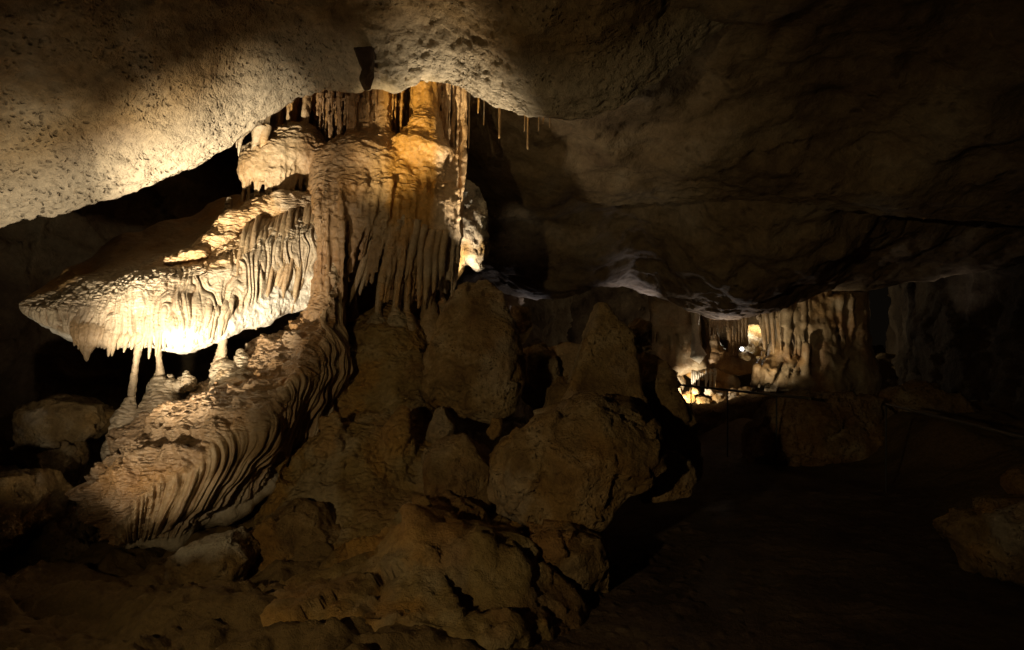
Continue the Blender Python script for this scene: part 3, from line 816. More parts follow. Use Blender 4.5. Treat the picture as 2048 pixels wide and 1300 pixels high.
# left tier with its fringe
pr += [ell(560, 330, 6.85, 78, 46, 0.40, 12, k=0.08), ell(600, 310, 6.95, 60, 60, 0.4, k=0.1), ell(520, 345, 6.75, 40, 32, 0.28, 20, k=0.06)]
for i in range(13):
    x = 487 + 11.5 * i + random.uniform(-2, 2); y0 = 338 - 12 * math.sin(i / 12 * 3.1)
    dd = 6.45 + 0.016 * (i - 4) ** 2 * 0.35
    pr += chain([(x + 4, y0 - 40, dd + 0.20, 9), (x + 2, y0 - 14, dd + 0.085, 8), (x, y0 + 16, dd + 0.04, 7.5)], 0.05) + [cap((x, y0 + 16, dd + 0.04, 7.5), (x - 1, 394 + random.uniform(-10, 12), dd + 0.05, 4.5), 0.016)]
# upper curtain between dome and ceiling
for i in range(62):
    t = random.random() if i > 30 else i / 30.0
    x = 552 + 285 * t + random.uniform(-5, 5); yt = 240 - 80 * smooth(t, 0, 0.45); yb = 322 - 52 * smooth(t, 0, 0.35)
    dd = 6.74 + random.uniform(0, 0.42) + 0.06 * t; r = random.uniform(2.4, 7.0)
    if random.random() < 0.35: yb = yt + (yb - yt) * random.uniform(0.35, 0.85)
    pr += chain([(x + 1, yt - 30, dd, r * 1.5), (x + random.uniform(-2, 2), yt * 0.55 + yb * 0.45, dd, r), (x + random.uniform(-6, 1), yb + 6, dd - 0.03, r * random.choice([0.35, 0.6, 1.0]))], 0.022)
for i in range(30):                                            # fine strands in front
    x = 640 + 5.2 * i + random.uniform(-3, 3); r = random.uniform(2.0, 4.6); dd = 6.66 + random.uniform(0, 0.14)
    yb = random.uniform(225, 285)
    pr += chain([(x + 1, 145, dd, r * 1.3), (x, 200, dd, r), (x - random.uniform(0, 5), yb, dd - 0.01, r * 0.5)], 0.014)
for xx, r in ((737, 11), (768, 13), (705, 9)):
    pr += chain([(xx + 5, 150, 6.78, r * 1.3), (xx + 1, 220, 6.76, r), (xx, 262, 6.74, r * 1.3), (xx, 285, 6.72, r * 2.2)], 0.03)
# pale sheet at the right edge
for i in range(12):
    x = 870 + 5.3 * i + random.uniform(-1.5, 1.5); dd = 6.84 + random.uniform(-0.07, 0.06); r = random.uniform(3, 6)
    pr += chain([(x + 4, 150, dd + 0.03, r * 1.1), (x + 2, 260, dd, r), (x - 1, 345, dd - 0.01, r * 1.1), (x - 4 - 2 * (i > 8), 430 + random.uniform(-40, 45), dd, r * 0.5)], 0.012)
for i in range(9):
    x = 862 + 7.5 * i
    pr += chain([(x, 385 + 2 * i, 6.78 + 0.02 * i, 7), (x - 2, 470, 6.76 + 0.02 * i, 7), (x - 10 + random.uniform(-3, 3), 560 + random.uniform(-40, 35), 6.82 + 0.015 * i, 4)], 0.018)

def mc_disp(v, n):
    up = smooth(n[:, 2], 0.08, 0.6)
    dome = smooth(v[:, 2], MCZ(430), MCZ(385)) * (1 - smooth(v[:, 2], MCZ(285), MCZ(262))) * smooth(-n[:, 1], 0.1, 0.4)
    up = np.maximum(up, 0.75 * dome * smooth(v[:, 0], MCX(600), MCX(640)))
    fl = ridged(v * [1, 1, 0.08], 0.07, 2, 5)
    return up * (0.022 * scallops(v, 0.09, 0.04) + 0.014 * scallops(v, 0.2, 0.1, 2)) + 0.012 * fbm(v, 0.16, 4) + (1 - up) * 0.020 * fl + 0.006 * fbm(v, 0.035, 2) - 0.016
def px_of(v):
    return 1024 + v[:, 0] / v[:, 1] * F, HZ - (v[:, 2] - EYE) / v[:, 1] * F
MCX = lambda px: (px - 1024) / F * 6.8
MCZ = lambda py: EYE + (HZ - py) / F * 6.8
def mc_attr(v, n):
    x, z = v[:, 0], v[:, 2]
    o = smooth(x, MCX(740), MCX(835)) * smooth(z, MCZ(500), MCZ(340)) * 1.0 + 0.45 * ochn(v, 41) + 0.2
    o = o * (1 - 0.55 * smooth(x, MCX(862), MCX(885)))
    return {'ripple': 0.08 + 0.92 * smooth(n[:, 2], 0.1, 0.6), 'pale': 0.6 * smooth(x, MCX(862), MCX(890)), 'ochre': np.clip(o, 0, 0.95), 'rust': np.clip(0.5 * smooth(v[:, 1], 7.1, 7.3) + 0.55 * smooth(x, MCX(790), MCX(720)) * smooth(x, MCX(600), MCX(630)) + 0.2 * ochn(v, 47), 0, 1)}  # trunk and dome front: own brown plus shade put into the colour
solid('column_body', pr, 0.0125, M['flow'], mc, mc_disp, mc_attr, 0)

# free hanging drips and columns below the curtain
random.seed(21)
hang = [(700, 470, 672, 560, 8), (722, 470, 690, 545, 7), (742, 480, 700, 610, 7), (765, 470, 735, 560, 8), (783, 480, 758, 590, 9), (800, 470, 776, 580, 8), (828, 480, 812, 560, 8), (842, 490, 838, 590, 7),
        (858, 500, 852, 600, 9), (872, 500, 868, 585, 7), (885, 500, 882, 560, 7), (712, 460, 680, 575, 6), (752, 475, 722, 590, 6)]
for i, (x0, y0, x1, y1, r) in enumerate(hang):
    tube('stalactite', [(x0 + 8, y0 - 40, 6.45, r), (x0, y0, 6.44, r * 1.1), ((x0 + x1) / 2, (y0 + y1) / 2, 6.45, r * 0.9), (x1, y1 - 12, 6.48, r * 0.6), (x1 - 2, y1, 6.48, 1.5)], M['flow'], mc, 10, 5, 0.2, 130 + i, attrs=fing_attr(0.1, 0.35))
tube('hanging_column', [(800, 440, 6.42, 9), (783, 500, 6.42, 10), (763, 560, 6.45, 8), (757, 610, 6.5, 6), (756, 632, 6.52, 9), (754, 665, 6.55, 24)], M['flow'], mc, 14, 8, 0.16, 7, attrs=fing_attr(0, 0.4, 0, 0.6))
tube('hanging_column', [(822, 430, 6.46, 10), (806, 500, 6.46, 11), (797, 560, 6.5, 9), (793, 610, 6.55, 8), (792, 630, 6.56, 16), (790, 665, 6.58, 34)], M['flow'], mc, 14, 8, 0.16, 8, attrs=fing_attr(0, 0.4, 0, 0.6))
tube('hanging_column', [(836, 440, 6.5, 9), (826, 520, 6.52, 11), (818, 580, 6.55, 9), (814, 618, 6.6, 7), (816, 640, 6.6, 16), (818, 670, 6.6, 26)], M['flow'], mc, 14, 8, 0.16, 9, attrs=fing_attr(0, 0.4, 0, 0.6))
tube('hanging_column', [(712, 440, 6.75, 14), (704, 520, 6.8, 12), (700, 580, 6.8, 11), (704, 640, 6.8, 18), (708, 690, 6.75, 36)], M['flow'], mc, 14, 8, 0.16, 10, attrs=fing_attr(0, 0.3, 0.2, 0.3))
tube('hanging_column', [(868, 430, 6.8, 14), (862, 520, 6.85, 15), (858, 590, 6.85, 14), (858, 640, 6.8, 20), (858, 700, 6.75, 34)], M['flow'], mc, 14, 8, 0.16, 12, attrs=fing_attr(0, 0.4, 0, 0.3))

# stalactites left of the column, under the lip of the ceiling
tube('stalactite', [(520, 250, 6.5, 20), (514, 280, 6.52, 9), (508, 305, 6.55, 6.5), (503, 330, 6.6, 5.5), (492, 350, 6.65, 9)], M['flow'], None, 12, 8, 0.15, 31, attrs=fing_attr(0, 0.1),
     tagd=('slim grey stalactite column reaching the tier left of the main column', 'stalactite', 'drips under the ceiling lip'))
tube('stalactite', [(534, 250, 6.5, 10), (529, 275, 6.5, 8), (525, 300, 6.52, 6), (522, 325, 6.56, 6), (520, 345, 6.6, 10)], M['flow'], None, 12, 8, 0.2, 32, attrs=fing_attr(0.1, 0.7),
     tagd=('yellow stalactite column next to the slim grey one', 'stalactite', 'drips under the ceiling lip'))
tube('stalactite', [(496, 252, 6.4, 12), (484, 272, 6.42, 5), (479, 292, 6.43, 3.5), (477, 312, 6.44, 1)], M['flow'], None, 10, 6, 0.15, 33, attrs=fing_attr(0.1, 0.1),
     tagd=('bent pointed stalactite hanging free left of the slim grey one', 'stalactite', 'drips under the ceiling lip'))
tube('stalactite', [(486, 258, 6.4, 9), (477, 268, 6.4, 4), (474, 280, 6.4, 2.5), (473, 295, 6.4, 0.8)], M['flow'], None, 10, 6, 0.15, 34, attrs=fing_attr(0.1, 0.1),
     tagd=('smallest leftmost stalactite under the bright ceiling lip', 'stalactite', 'drips under the ceiling lip'))
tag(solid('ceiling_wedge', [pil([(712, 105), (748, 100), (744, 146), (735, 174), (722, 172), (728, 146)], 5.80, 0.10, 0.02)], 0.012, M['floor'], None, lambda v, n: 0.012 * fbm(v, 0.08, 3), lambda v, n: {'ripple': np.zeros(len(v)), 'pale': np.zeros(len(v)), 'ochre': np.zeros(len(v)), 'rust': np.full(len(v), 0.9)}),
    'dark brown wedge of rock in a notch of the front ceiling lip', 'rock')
tag(solid('broken_stump', [cap((459, 398, 6.75, 5), (457, 408, 6.75, 7), 0.02), cap((457, 412, 6.75, 7), (455, 424, 6.75, 9), 0.02)], 0.008, M['flow'], None, lambda v, n: 0.008 * fbm(v, 0.04, 3), cone_attr),
    'tiny pale stump standing on the top of the lit shelf', 'stalagmite')

# white rock wing behind the right edge of the column
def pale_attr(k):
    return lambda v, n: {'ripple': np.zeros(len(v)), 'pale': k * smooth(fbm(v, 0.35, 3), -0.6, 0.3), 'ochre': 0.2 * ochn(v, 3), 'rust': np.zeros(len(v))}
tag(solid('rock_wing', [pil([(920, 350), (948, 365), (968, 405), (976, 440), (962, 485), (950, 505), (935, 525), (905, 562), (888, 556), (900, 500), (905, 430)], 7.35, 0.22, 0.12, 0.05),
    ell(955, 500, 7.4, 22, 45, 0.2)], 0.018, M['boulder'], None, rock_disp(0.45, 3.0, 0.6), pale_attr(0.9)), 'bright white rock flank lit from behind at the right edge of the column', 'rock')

# ------------------------------------------------------------------ mound below the column
mound = thing('flowstone_mound', 'olive brown flowstone mound below the column, with stepped fringes', 'flowstone', P(680, 1130, 5.6))
random.seed(31)
pr = [ell(775, 700, 6.85, 95, 85, 0.5, k=0.15), ell(795, 790, 6.55, 80, 110, 0.5, k=0.15), ell(730, 800, 6.5, 65, 100, 0.45, k=0.12),
      ell(800, 880, 6.2, 90, 60, 0.5, k=0.15), ell(700, 940, 5.9, 120, 95, 0.6, 25, k=0.15), ell(620, 1020, 5.7, 110, 90, 0.55, 30, k=0.15), ell(740, 1030, 5.65, 120, 110, 0.55, k=0.15),
      ell(840, 960, 5.9, 90, 80, 0.5, k=0.12), ell(570, 1080, 5.55, 75, 60, 0.4, k=0.12), ell(660, 1110, 5.4, 120, 70, 0.5, k=0.12), ell(770, 1120, 5.1, 150, 80, 0.5, -15, k=0.15), ell(860, 1050, 5.35, 100, 80, 0.45, k=0.12)]
for i in range(16):                                            # fringe of the upper step
    x = 668 + 12 * i + random.uniform(-3, 3); y = 800 + 2.0 * i + random.uniform(-10, 10) if i < 8 else 850 + random.uniform(-8, 8)
    pr += chain([(x, y - 50, 6.12 + 0.01 * i, 11), (x - 2, y, 6.04 + 0.012 * i, 10), (x - 4, y + 50 + random.uniform(-10, 20), 6.08 + 0.01 * i, 5)], 0.03)
for i in range(22):
    x = 560 + 13 * i + random.uniform(-5, 5); y = 900 + 60 * math.sin(i * 0.6) + random.uniform(-20, 20)
    pr += chain([(x, y, 5.55 + 0.005 * i, 10), (x - 3, y + 55, 5.32 + 0.008 * i, 12), (x - 6, y + 110 + random.uniform(-20, 30), 5.30 + 0.01 * i, 6)], 0.05)
def mo_disp(v, n):
    return 0.06 * fbm(v, 0.4, 4, off=3) + 0.02 * scallops(v, 0.09, 0.04) + 0.03 * ridged(v * [1, 1, 0.5], 0.16, 3) + 0.03 * (terr_(v) - 0.5) - 0.02
def terr_(v):
    return ridged(v * [1, 1, 2.4], 0.36, 2, 12)
solid('mound_body', pr, 0.018, M['mound'], mound, mo_disp, lambda v, n: {'ripple': np.ones(len(v)), 'pale': 0.15 * ochn(v, 51), 'ochre': 0.35 * ochn(v, 61), 'rust': 0.3 * ochn(v, 71)})
for i, (x, y, d_, r, hgt) in enumerate([(755, 650, 6.5, 22, 50), (795, 650, 6.55, 30, 40), (905, 600, 6.9, 12, 60), (925, 595, 6.9, 9, 45), (885, 610, 6.95, 11, 45)]):
    solid('stalagmite', [cap((x, y - hgt / 2, d_, r * 0.35), (x, y, d_, r * 0.8), 0.04), cap((x, y, d_, r * 0.8), (x, y + 45, d_, r * 1.5), 0.04)], 0.014, M['mound'], mound, cone_disp, cone_attr)

# ------------------------------------------------------------------ boulders
def b_attr(p=0.2, o=0.2, r=0.2, off=0):
    return lambda v, n: {'ripple': np.zeros(len(v)), 'pale': p * ochn(v, off + 3), 'ochre': o * ochn(v, off + 7), 'rust': r * ochn(v, off + 11)}
def boulder(label, poly, d, T, r, amp=0.6, off=0.0, lean=0.0, h=0.022, s=0.8, att=None, extra=(), mat='boulder', name='boulder', group=None, cuts=12):
    o = solid(name, [pil(poly, d, T, r, 0.06, lean)] + list(extra), h, M[mat], None, rock_disp(amp, off, s, cuts), att or b_attr(off=off))
    return tag(o, label, 'boulder' if name == 'boulder' else 'rock', group)
GB = 'boulders around the flowstone'
boulder('tall round topped boulder standing right of the column', [(935, 562), (985, 560), (1020, 600), (1035, 690), (1045, 760), (1030, 810), (985, 845), (900, 825), (852, 800), (850, 690), (880, 640), (910, 590)], 6.0, 0.42, 0.3, 0.55, 1.0, 0.25, group=GB)
boulder('pointed rock spire with a broad foot, right of the tall boulder', [(1196, 604), (1212, 608), (1232, 644), (1262, 664), (1270, 720), (1278, 790), (1300, 850), (1200, 880), (1095, 835), (1135, 765), (1158, 715), (1178, 660)], 5.9, 0.24, 0.03, 0.22, 2.0, 0.25, h=0.018, s=0.5, cuts=0, group=GB)
boulder('large blocky boulder in front of the pointed spire', [(1060, 850), (1165, 800), (1270, 810), (1318, 868), (1326, 940), (1270, 985), (1180, 1030), (1070, 1052), (985, 1015), (955, 965), (1000, 900)], 4.95, 0.42, 0.08, 0.6, 3.0, 0.35, cuts=20, group=GB)
boulder('dark slanting boulder beside the path, behind the blocky boulder', [(1285, 705), (1330, 722), (1372, 800), (1408, 910), (1400, 945), (1320, 960), (1280, 860)], 6.2, 0.35, 0.2, 0.5, 4.0, 0.2, group=GB)
boulder('small block with a split, seen behind the spire to its right', [(1252, 662), (1274, 636), (1298, 650), (1304, 700), (1270, 712)], 7.6, 0.25, 0.10, 0.35, 5.0, s=0.6, group=GB)
boulder('rounded pale backed boulder between tall boulder and spire', [(1090, 700), (1130, 686), (1168, 695), (1180, 770), (1130, 820), (1085, 800)], 7.0, 0.35, 0.2, 0.5, 6.0, group=GB)
boulder('upright flake of rock just right of the tall boulder', [(1042, 700), (1090, 686), (1110, 700), (1118, 760), (1080, 830), (1040, 800)], 6.7, 0.18, 0.12, 0.45, 7.0, s=0.6, group=GB)
boulder('squat block leaning behind the tall boulder at upper right', [(1022, 612), (1060, 616), (1068, 650), (1050, 690), (1020, 690)], 7.4, 0.2, 0.1, 0.4, 8.0, s=0.6, group=GB)
boulder('small rounded lump under the foot of the tall boulder', [(985, 835), (1005, 838), (1003, 868), (985, 880), (972, 865)], 5.55, 0.10, 0.07, 0.25, 9.0, s=0.4, h=0.014, group=GB)
boulder('sharp little rock wedged left below the tall boulder', [(872, 820), (886, 815), (910, 850), (900, 890), (850, 885)], 5.6, 0.15, 0.08, 0.3, 10.0, s=0.4, h=0.014, group=GB)
boulder('huge earthy slab filling the lower foreground', [(330, 1420), (400, 1300), (520, 1215), (640, 1165), (760, 1095), (830, 1010), (900, 1030), (1020, 1080), (1062, 1110), (1150, 1180), (1160, 1420)], 4.3, 0.6, 0.3, 0.8, 11.0, 0.35, h=0.026, s=0.9, att=b_attr(0.1, 0.5, 0.4, 11), mat='mound', group=GB,
        extra=[ell(800, 1330, 3.85, 330, 170, 0.8, -8, k=0.15), ell(560, 1380, 3.7, 240, 130, 0.7, 20, k=0.15), ell(1020, 1330, 3.9, 130, 150, 0.6, k=0.12)])
boulder('pitted pale boulder below the snout of the tongue', [(318, 1190), (345, 1130), (385, 1085), (470, 1065), (505, 1110), (490, 1190), (420, 1235), (350, 1245)], 4.5, 0.30, 0.15, 0.5, 12.0, h=0.016, s=0.5, att=b_attr(0.7, 0.2, 0.2, 5), group=GB)
boulder('smooth slab wedged between mound and foreground slab', [(505, 1060), (560, 1000), (640, 1020), (700, 1090), (650, 1160), (540, 1200), (490, 1120)], 4.9, 0.25, 0.15, 0.5, 13.0, 0.2, att=b_attr(0.3, 0.3, 0.2, 8), group=GB)
boulder('rounded boulder at the far left edge of the picture', [(-90, 960), (0, 955), (70, 948), (102, 990), (88, 1050), (30, 1105), (-80, 1120)], 4.9, 0.4, 0.2, 0.5, 14.0, group=GB)
boulder('lumpy boulder beneath the tip of the lit shelf', [(48, 850), (70, 815), (130, 795), (205, 808), (212, 850), (150, 900), (100, 930), (50, 925)], 6.0, 0.35, 0.2, 0.6, 15.0, group=GB)
boulder('elongated slab leaning below the lumpy boulder', [(85, 900), (150, 880), (158, 920), (125, 1010), (90, 1010), (60, 960)], 5.7, 0.25, 0.15, 0.4, 16.0, att=b_attr(0.1, 0.3, 0.5, 8), group=GB)
boulder('brown ledge under the snout at the lower left', [(-60, 1100), (40, 1060), (120, 1030), (180, 1060), (300, 1130), (320, 1210), (200, 1250), (60, 1260), (-60, 1300)], 5.2, 0.4, 0.2, 0.8, 17.0, att=b_attr(0.05, 0.2, 0.7, 8), group=GB)
boulder('small pale knob at the lower left', [(28, 1155), (48, 1146), (60, 1170), (58, 1210), (40, 1230), (26, 1210)], 4.55, 0.1, 0.07, 0.3, 18.0, s=0.4, h=0.014, att=b_attr(0.8, 0, 0, 3), group=GB)
boulder('low boulder cut off by the bottom left edge', [(60, 1380), (85, 1290), (120, 1255), (180, 1250), (230, 1290), (260, 1380)], 4.2, 0.3, 0.2, 0.5, 19.0, group=GB)
boulder('rust brown rock between low boulder and foreground slab', [(220, 1400), (260, 1290), (330, 1250), (410, 1262), (440, 1310), (420, 1400)], 4.2, 0.3, 0.2, 0.6, 20.0, att=b_attr(0.05, 0.3, 0.6, 8), group=GB)
boulder('rough boulder beside the path at the lower right', [(1925, 1075), (1960, 1030), (2048, 1005), (2200, 1000), (2200, 1250), (2060, 1190), (1975, 1145)], 4.6, 0.5, 0.25, 0.7, 21.0, att=b_attr(0.4, 0.4, 0.0, 6), group=GB)
boulder('small round rock at the right edge above the rough boulder', [(2022, 968), (2040, 945), (2090, 940), (2100, 990), (2045, 1000)], 5.0, 0.2, 0.12, 0.35, 22.0, group=GB)
boulder('brown mound of rock behind the handrail on the right', [(1500, 860), (1560, 800), (1660, 785), (1740, 800), (1790, 850), (1800, 960), (1500, 960)], 9.6, 0.6, 0.3, 0.8, 23.0, att=b_attr(0.1, 0.2, 0.5, 8), group=GB)
boulder('long low rock lying at the foot of the column bank', [(1780, 790), (1850, 770), (1900, 790), (1990, 860), (1980, 950), (1790, 950)], 9.8, 0.5, 0.25, 0.7, 24.0, group=GB)

boulder('flat stone wedged under the lumpy boulder at left', [(120, 1040), (180, 1010), (200, 1060), (170, 1110), (100, 1100)], 5.3, 0.2, 0.1, 0.4, 25.0, s=0.5, att=b_attr(0.1, 0.2, 0.6, 8), group=GB)
boulder('angular stone lying between pitted boulder and bottom left rocks', [(190, 1215), (250, 1185), (300, 1205), (310, 1260), (240, 1290), (180, 1270)], 4.5, 0.22, 0.1, 0.4, 26.0, s=0.5, att=b_attr(0.1, 0.2, 0.6, 8), group=GB)
boulder('rock bridging the gap between mound and blocky boulder', [(860, 900), (930, 880), (990, 930), (980, 1010), (920, 1050), (850, 1010)], 5.2, 0.35, 0.15, 0.6, 27.0, att=b_attr(0.1, 0.3, 0.3, 8), group=GB)
boulder('earthy rock right of the foreground slab under the blocky boulder', [(1060, 1060), (1140, 1040), (1200, 1080), (1230, 1180), (1160, 1240), (1070, 1180)], 4.5, 0.35, 0.15, 0.5, 28.0, att=b_attr(0.05, 0.3, 0.5, 8), group=GB)
boulder('low dark rock at the foot of the spire beside the path', [(1290, 900), (1350, 900), (1390, 950), (1370, 990), (1290, 1000)], 5.4, 0.25, 0.12, 0.5, 29.0, group=GB)
boulder('brown block between the spire and the flake of rock', [(1100, 770), (1150, 760), (1180, 830), (1140, 880), (1080, 860)], 5.9, 0.25, 0.12, 0.5, 30.0, group=GB)

# ------------------------------------------------------------------ soda straws
random.seed(41)
GS = 'soda straws right of the column'
straws = [(999, 200, 276, 2.4, 6.6, 'longest orange soda straw hanging right of the column'), (1056, 210, 298, 2.2, 6.6, 'second long orange soda straw, further right'), (1050, 205, 262, 1.6, 6.62, 'thin straw just left of the second long orange straw'),
          (938, 200, 296, 1.6, 7.3, 'dark straw hanging close beside the bright column edge'), (931, 200, 285, 1.4, 7.3, 'leftmost dark straw beside the bright column edge'), (957, 190, 226, 1.8, 6.9, 'short straw between the column edge and the longest straw'),
          (968, 190, 250, 1.3, 7.2, 'faint straw left of the longest orange straw'), (1078, 210, 262, 1.4, 6.8, 'faint straw right of the second long straw'), (1100, 215, 255, 1.4, 6.8, 'rightmost faint straw under the ceiling bulge'), (1087, 212, 248, 1.3, 6.9, 'faint short straw between the rightmost two')]
for i, (x, y0, y1, r, d_, lb) in enumerate(straws):
    tube('soda_straw', [(x + 0.5, y0 - 30, d_, r * 1.4), (x, (y0 + y1) / 2, d_, r), (x - 0.5, y1 - 6, d_, r * 0.9), (x - 1, y1, d_, r * 0.6)], M['flow'], None, 8, 6, 0.2, i, attrs=fing_attr(0, 0.8), tagd=(lb, 'soda straw', GS))

# ------------------------------------------------------------------ far chamber
def far_attr(p=0.2, o=0.3, r=0.2, off=0):
    return lambda v, n: {'ripple': 0.12 * np.ones(len(v)), 'pale': p * ochn(v, off), 'ochre': o * ochn(v, off + 5), 'rust': r * ochn(v, off + 9)}
def far_disp(v, n):
    return 0.04 * fbm(v, 0.25, 4) + 0.02 * ridged(v * [1, 1, 0.4], 0.12, 3) - 0.01
random.seed(51)
fc = thing('column_cluster', 'cluster of fused fluted columns with root like foot in the far chamber', 'columns', P(1620, 775, 12.4))
pr = chain([(1568, 600, 12.3, 22), (1566, 650, 12.3, 20), (1560, 700, 12.2, 22), (1542, 730, 12.05, 15), (1518, 756, 11.95, 9)], 0.08) + chain([(1620, 590, 12.4, 36), (1625, 660, 12.4, 40), (1640, 720, 12.3, 40), (1650, 770, 12.2, 50)], 0.1) \
   + chain([(1690, 580, 12.6, 40), (1695, 680, 12.6, 40), (1700, 760, 12.5, 56)], 0.1) + [ell(1600, 765, 12.2, 95, 25, 0.5, k=0.1)]
for i in range(22):
    x = 1560 + 7 * i + random.uniform(-2, 2)
    oo = random.uniform(-0.06, 0.05); pr += chain([(x, 588 + random.uniform(-6, 10), 11.96 + 0.010 * i + oo, random.uniform(3, 6)), (x + 1, 650, 11.92 + 0.012 * i + oo, random.uniform(3, 5.5)), (x + 3, 690 + random.uniform(-40, 60), 11.96 + 0.012 * i, 2)], 0.03)
pr += chain([(1612, 690, 11.85, 6), (1611, 735, 11.85, 7), (1609, 765, 11.85, 9)], 0.03)
for x, y in ((1504, 768), (1511, 780), (1519, 776), (1528, 782), (1540, 776), (1553, 784), (1566, 778), (1580, 782), (1640, 776), (1655, 782), (1672, 778)):
    pr += chain([(x + 24, y - 62, 12.0, 5), (x + 9, y - 34, 11.82, 5), (x + random.uniform(-2, 3), y, 11.78 + random.uniform(-0.05, 0.05), 3.5)], 0.03)
solid('cluster_body', pr, 0.032, M['flow'], fc, far_disp, far_attr(0.0, 0.3, 0.6, 4), 0)
dr = thing('hanging_drapery', 'fan of hanging draperies left of the far column cluster', 'drapery', P(1525, 625, 12.2))
for i in range(8):
    x = 1514 + 6.5 * i + random.uniform(-3, 3); yy = random.uniform(650, 722); rr = random.uniform(3, 7)
    tube('fold', [(x, 610, 12.1, rr), (x + 1, 635, 12.05 + random.uniform(-0.08, 0.1), rr * 0.9), (x + 4, yy - 22, 12.05, rr * 0.6), (x + 5, yy, 12.05, 0.8)], M['flow'], dr, 10, 5, 0.2, 200 + i, attrs=fing_attr(0.1, 0.3))
sg = thing('stalactite_cluster', 'row of short pale stalactites hanging under the far ceiling belly', 'stalactites', P(1445, 640, 12.4))
for i in range(16):
    x = 1420 + 3.6 * i; l = random.uniform(12, 36)
    tube('stalactite', [(x, 628, 12.4 + random.uniform(-0.1, 0.1), 3.2), (x, 640, 12.4, 2.6), (x, 640 + l * 0.6, 12.4, 1.5), (x, 640 + l, 12.4, 0.6)], M['flow'], sg, 8, 4, 0.2, 220 + i, attrs=fing_attr(0.3, 0.3))
fp = thing('fluted_pillar', 'slim fluted pillar between the stalactite row and the drapery fan', 'column', P(1475, 700, 13))
for i in range(6):
    x = 1458 + 6.5 * i
    tube('flute', [(x, 620, 13.0, 7), (x, 660, 13.0, 5), (x + 1, 690 + random.uniform(-25, 12), 13.0, 4.5), (x + 1, 712 if i < 4 else 690, 13.0, 5)], M['flow'], fp, 10, 5, 0.2, 240 + i, attrs=fing_attr(0.0, 0.3, 0.3))
cu = thing('drapery_wall', 'dim wall of hanging draperies left of the far opening', 'drapery', P(1350, 720, 12.6))
pr = [pil([(1300, 585), (1400, 620), (1398, 700), (1420, 740), (1290, 760), (1300, 660)], 13.1, 0.3, 0.2)]
for i in range(17):
    x = 1304 + 5.4 * i
    pr += chain([(x, 600 + 1.5 * i, 12.75, 4), (x, 650, 12.72, 4), (x + 1, 690 + random.uniform(-30, 20), 12.75, 2.5)], 0.04)
solid('curtain_body', pr, 0.035, M['flow'], cu, far_disp, far_attr(0.1, 0.2, 0.4, 14), 0)
tube('edge_column', [(1390, 625, 12.6, 9), (1391, 660, 12.6, 7), (1392, 690, 12.6, 10), (1396, 712, 12.6, 16)], M['flow'], cu, 14, 6, 0.15, 260, attrs=fing_attr(0.5, 0.0))
tag(solid('orange_slope', [pil([(1398, 625), (1408, 632), (1418, 670), (1432, 700), (1505, 705), (1520, 740), (1440, 750), (1340, 745), (1360, 715), (1390, 700)], 13.7, 0.8, 0.25, 0.08),
     ell(1430, 720, 13.3, 95, 22, 0.7)], 0.04, M['flow'], None, rock_disp(0.4, 7.0, 0.7), far_attr(0.05, 0.6, 0.5, 3)), 'orange brown flowstone slope in the far chamber', 'flowstone')
ba = thing('fringed_ledge', 'small lit ledge with white dripstone fringe above the basin', 'flowstone', P(1410, 775, 12.9))
pr = [ell(1410, 745, 13.2, 40, 14, 0.4, k=0.06), ell(1450, 770, 13.3, 26, 32, 0.35, k=0.08), ell(1345, 765, 13.2, 22, 26, 0.3, k=0.06)]
solid('ledge_body', pr, 0.03, M['flow'], ba, far_disp, far_attr(0.3, 0.7, 0.1, 6), 0)
for i in range(15):
    x = 1384 + 3.4 * i + random.uniform(-1, 1); yy = random.uniform(752, 788); rr = random.uniform(1.0, 2.6)
    tube('stalactite', [(x, 738, 12.92, rr), (x, 746, 12.80 + random.uniform(0, 0.08), rr), (x, yy - 8, 12.82, rr * 0.8), (x, yy, 12.82, 0.5)], M['flow'], ba, 8, 4, 0.2, 280 + i, attrs=fing_attr(0.7, 0.0))
GR = 'lit rubble in the far basin'
rub = [((1330, 770), 12, 10, 'lit rubble stone at the left end of the basin'), ((1352, 786), 14, 9, 'lit rubble stone below the left end of the fringe'), ((1378, 796), 13, 8, 'lit rubble stone just left of the first rail post'), ((1402, 802), 16, 7, 'brightest flat rubble stone at the basin bottom'),
       ((1418, 786), 12, 8, 'rubble stone under the white fringe'), ((1440, 795), 11, 9, 'rubble stone beside the yellow block'), ((1462, 790), 12, 14, 'yellow rubble block at the second rail post'), ((1484, 782), 12, 9, 'rubble stone at the right end of the basin'),
       ((1390, 780), 9, 6, 'small rubble stone between fringe and rail'), ((1345, 752), 10, 10, 'small dark rubble stone up at the basin left rim')]
for i, ((x, y), rx, ry, lb) in enumerate(rub):
    ang = sorted(random.uniform(0, 6.28) for _ in range(6))
    po = [(x + 1.5 * rx * math.cos(a) * random.uniform(0.8, 1.15), y - 1.4 * ry * math.sin(a) * random.uniform(0.8, 1.15)) for a in ang]
    o = solid('rubble_stone', [pil(po, 12.9 - 0.03 * i, 0.14, 0.03), ell(x, y, 12.9 - 0.03 * i, rx * 0.8, ry * 0.8, 0.15)], 0.028, M['boulder'], None, rock_disp(0.35, i * 2.0, 0.3), b_attr(0.4, 0.4, 0.2, i))
    tag(o, lb, 'rock', GR)
tag(solid('basin_bank', [pil([(1240, 830), (1310, 790), (1350, 800), (1390, 812), (1440, 806), (1490, 790), (1560, 788), (1600, 860), (1560, 960), (1240, 960)], 12.1, 0.25, 0.12)], 0.04, M['boulder'], None, rock_disp(0.4, 5.0, 0.6), b_attr(0.1, 0.2, 0.4, 2)), 'dark rocky rim in front of the lit far basin', 'rock')
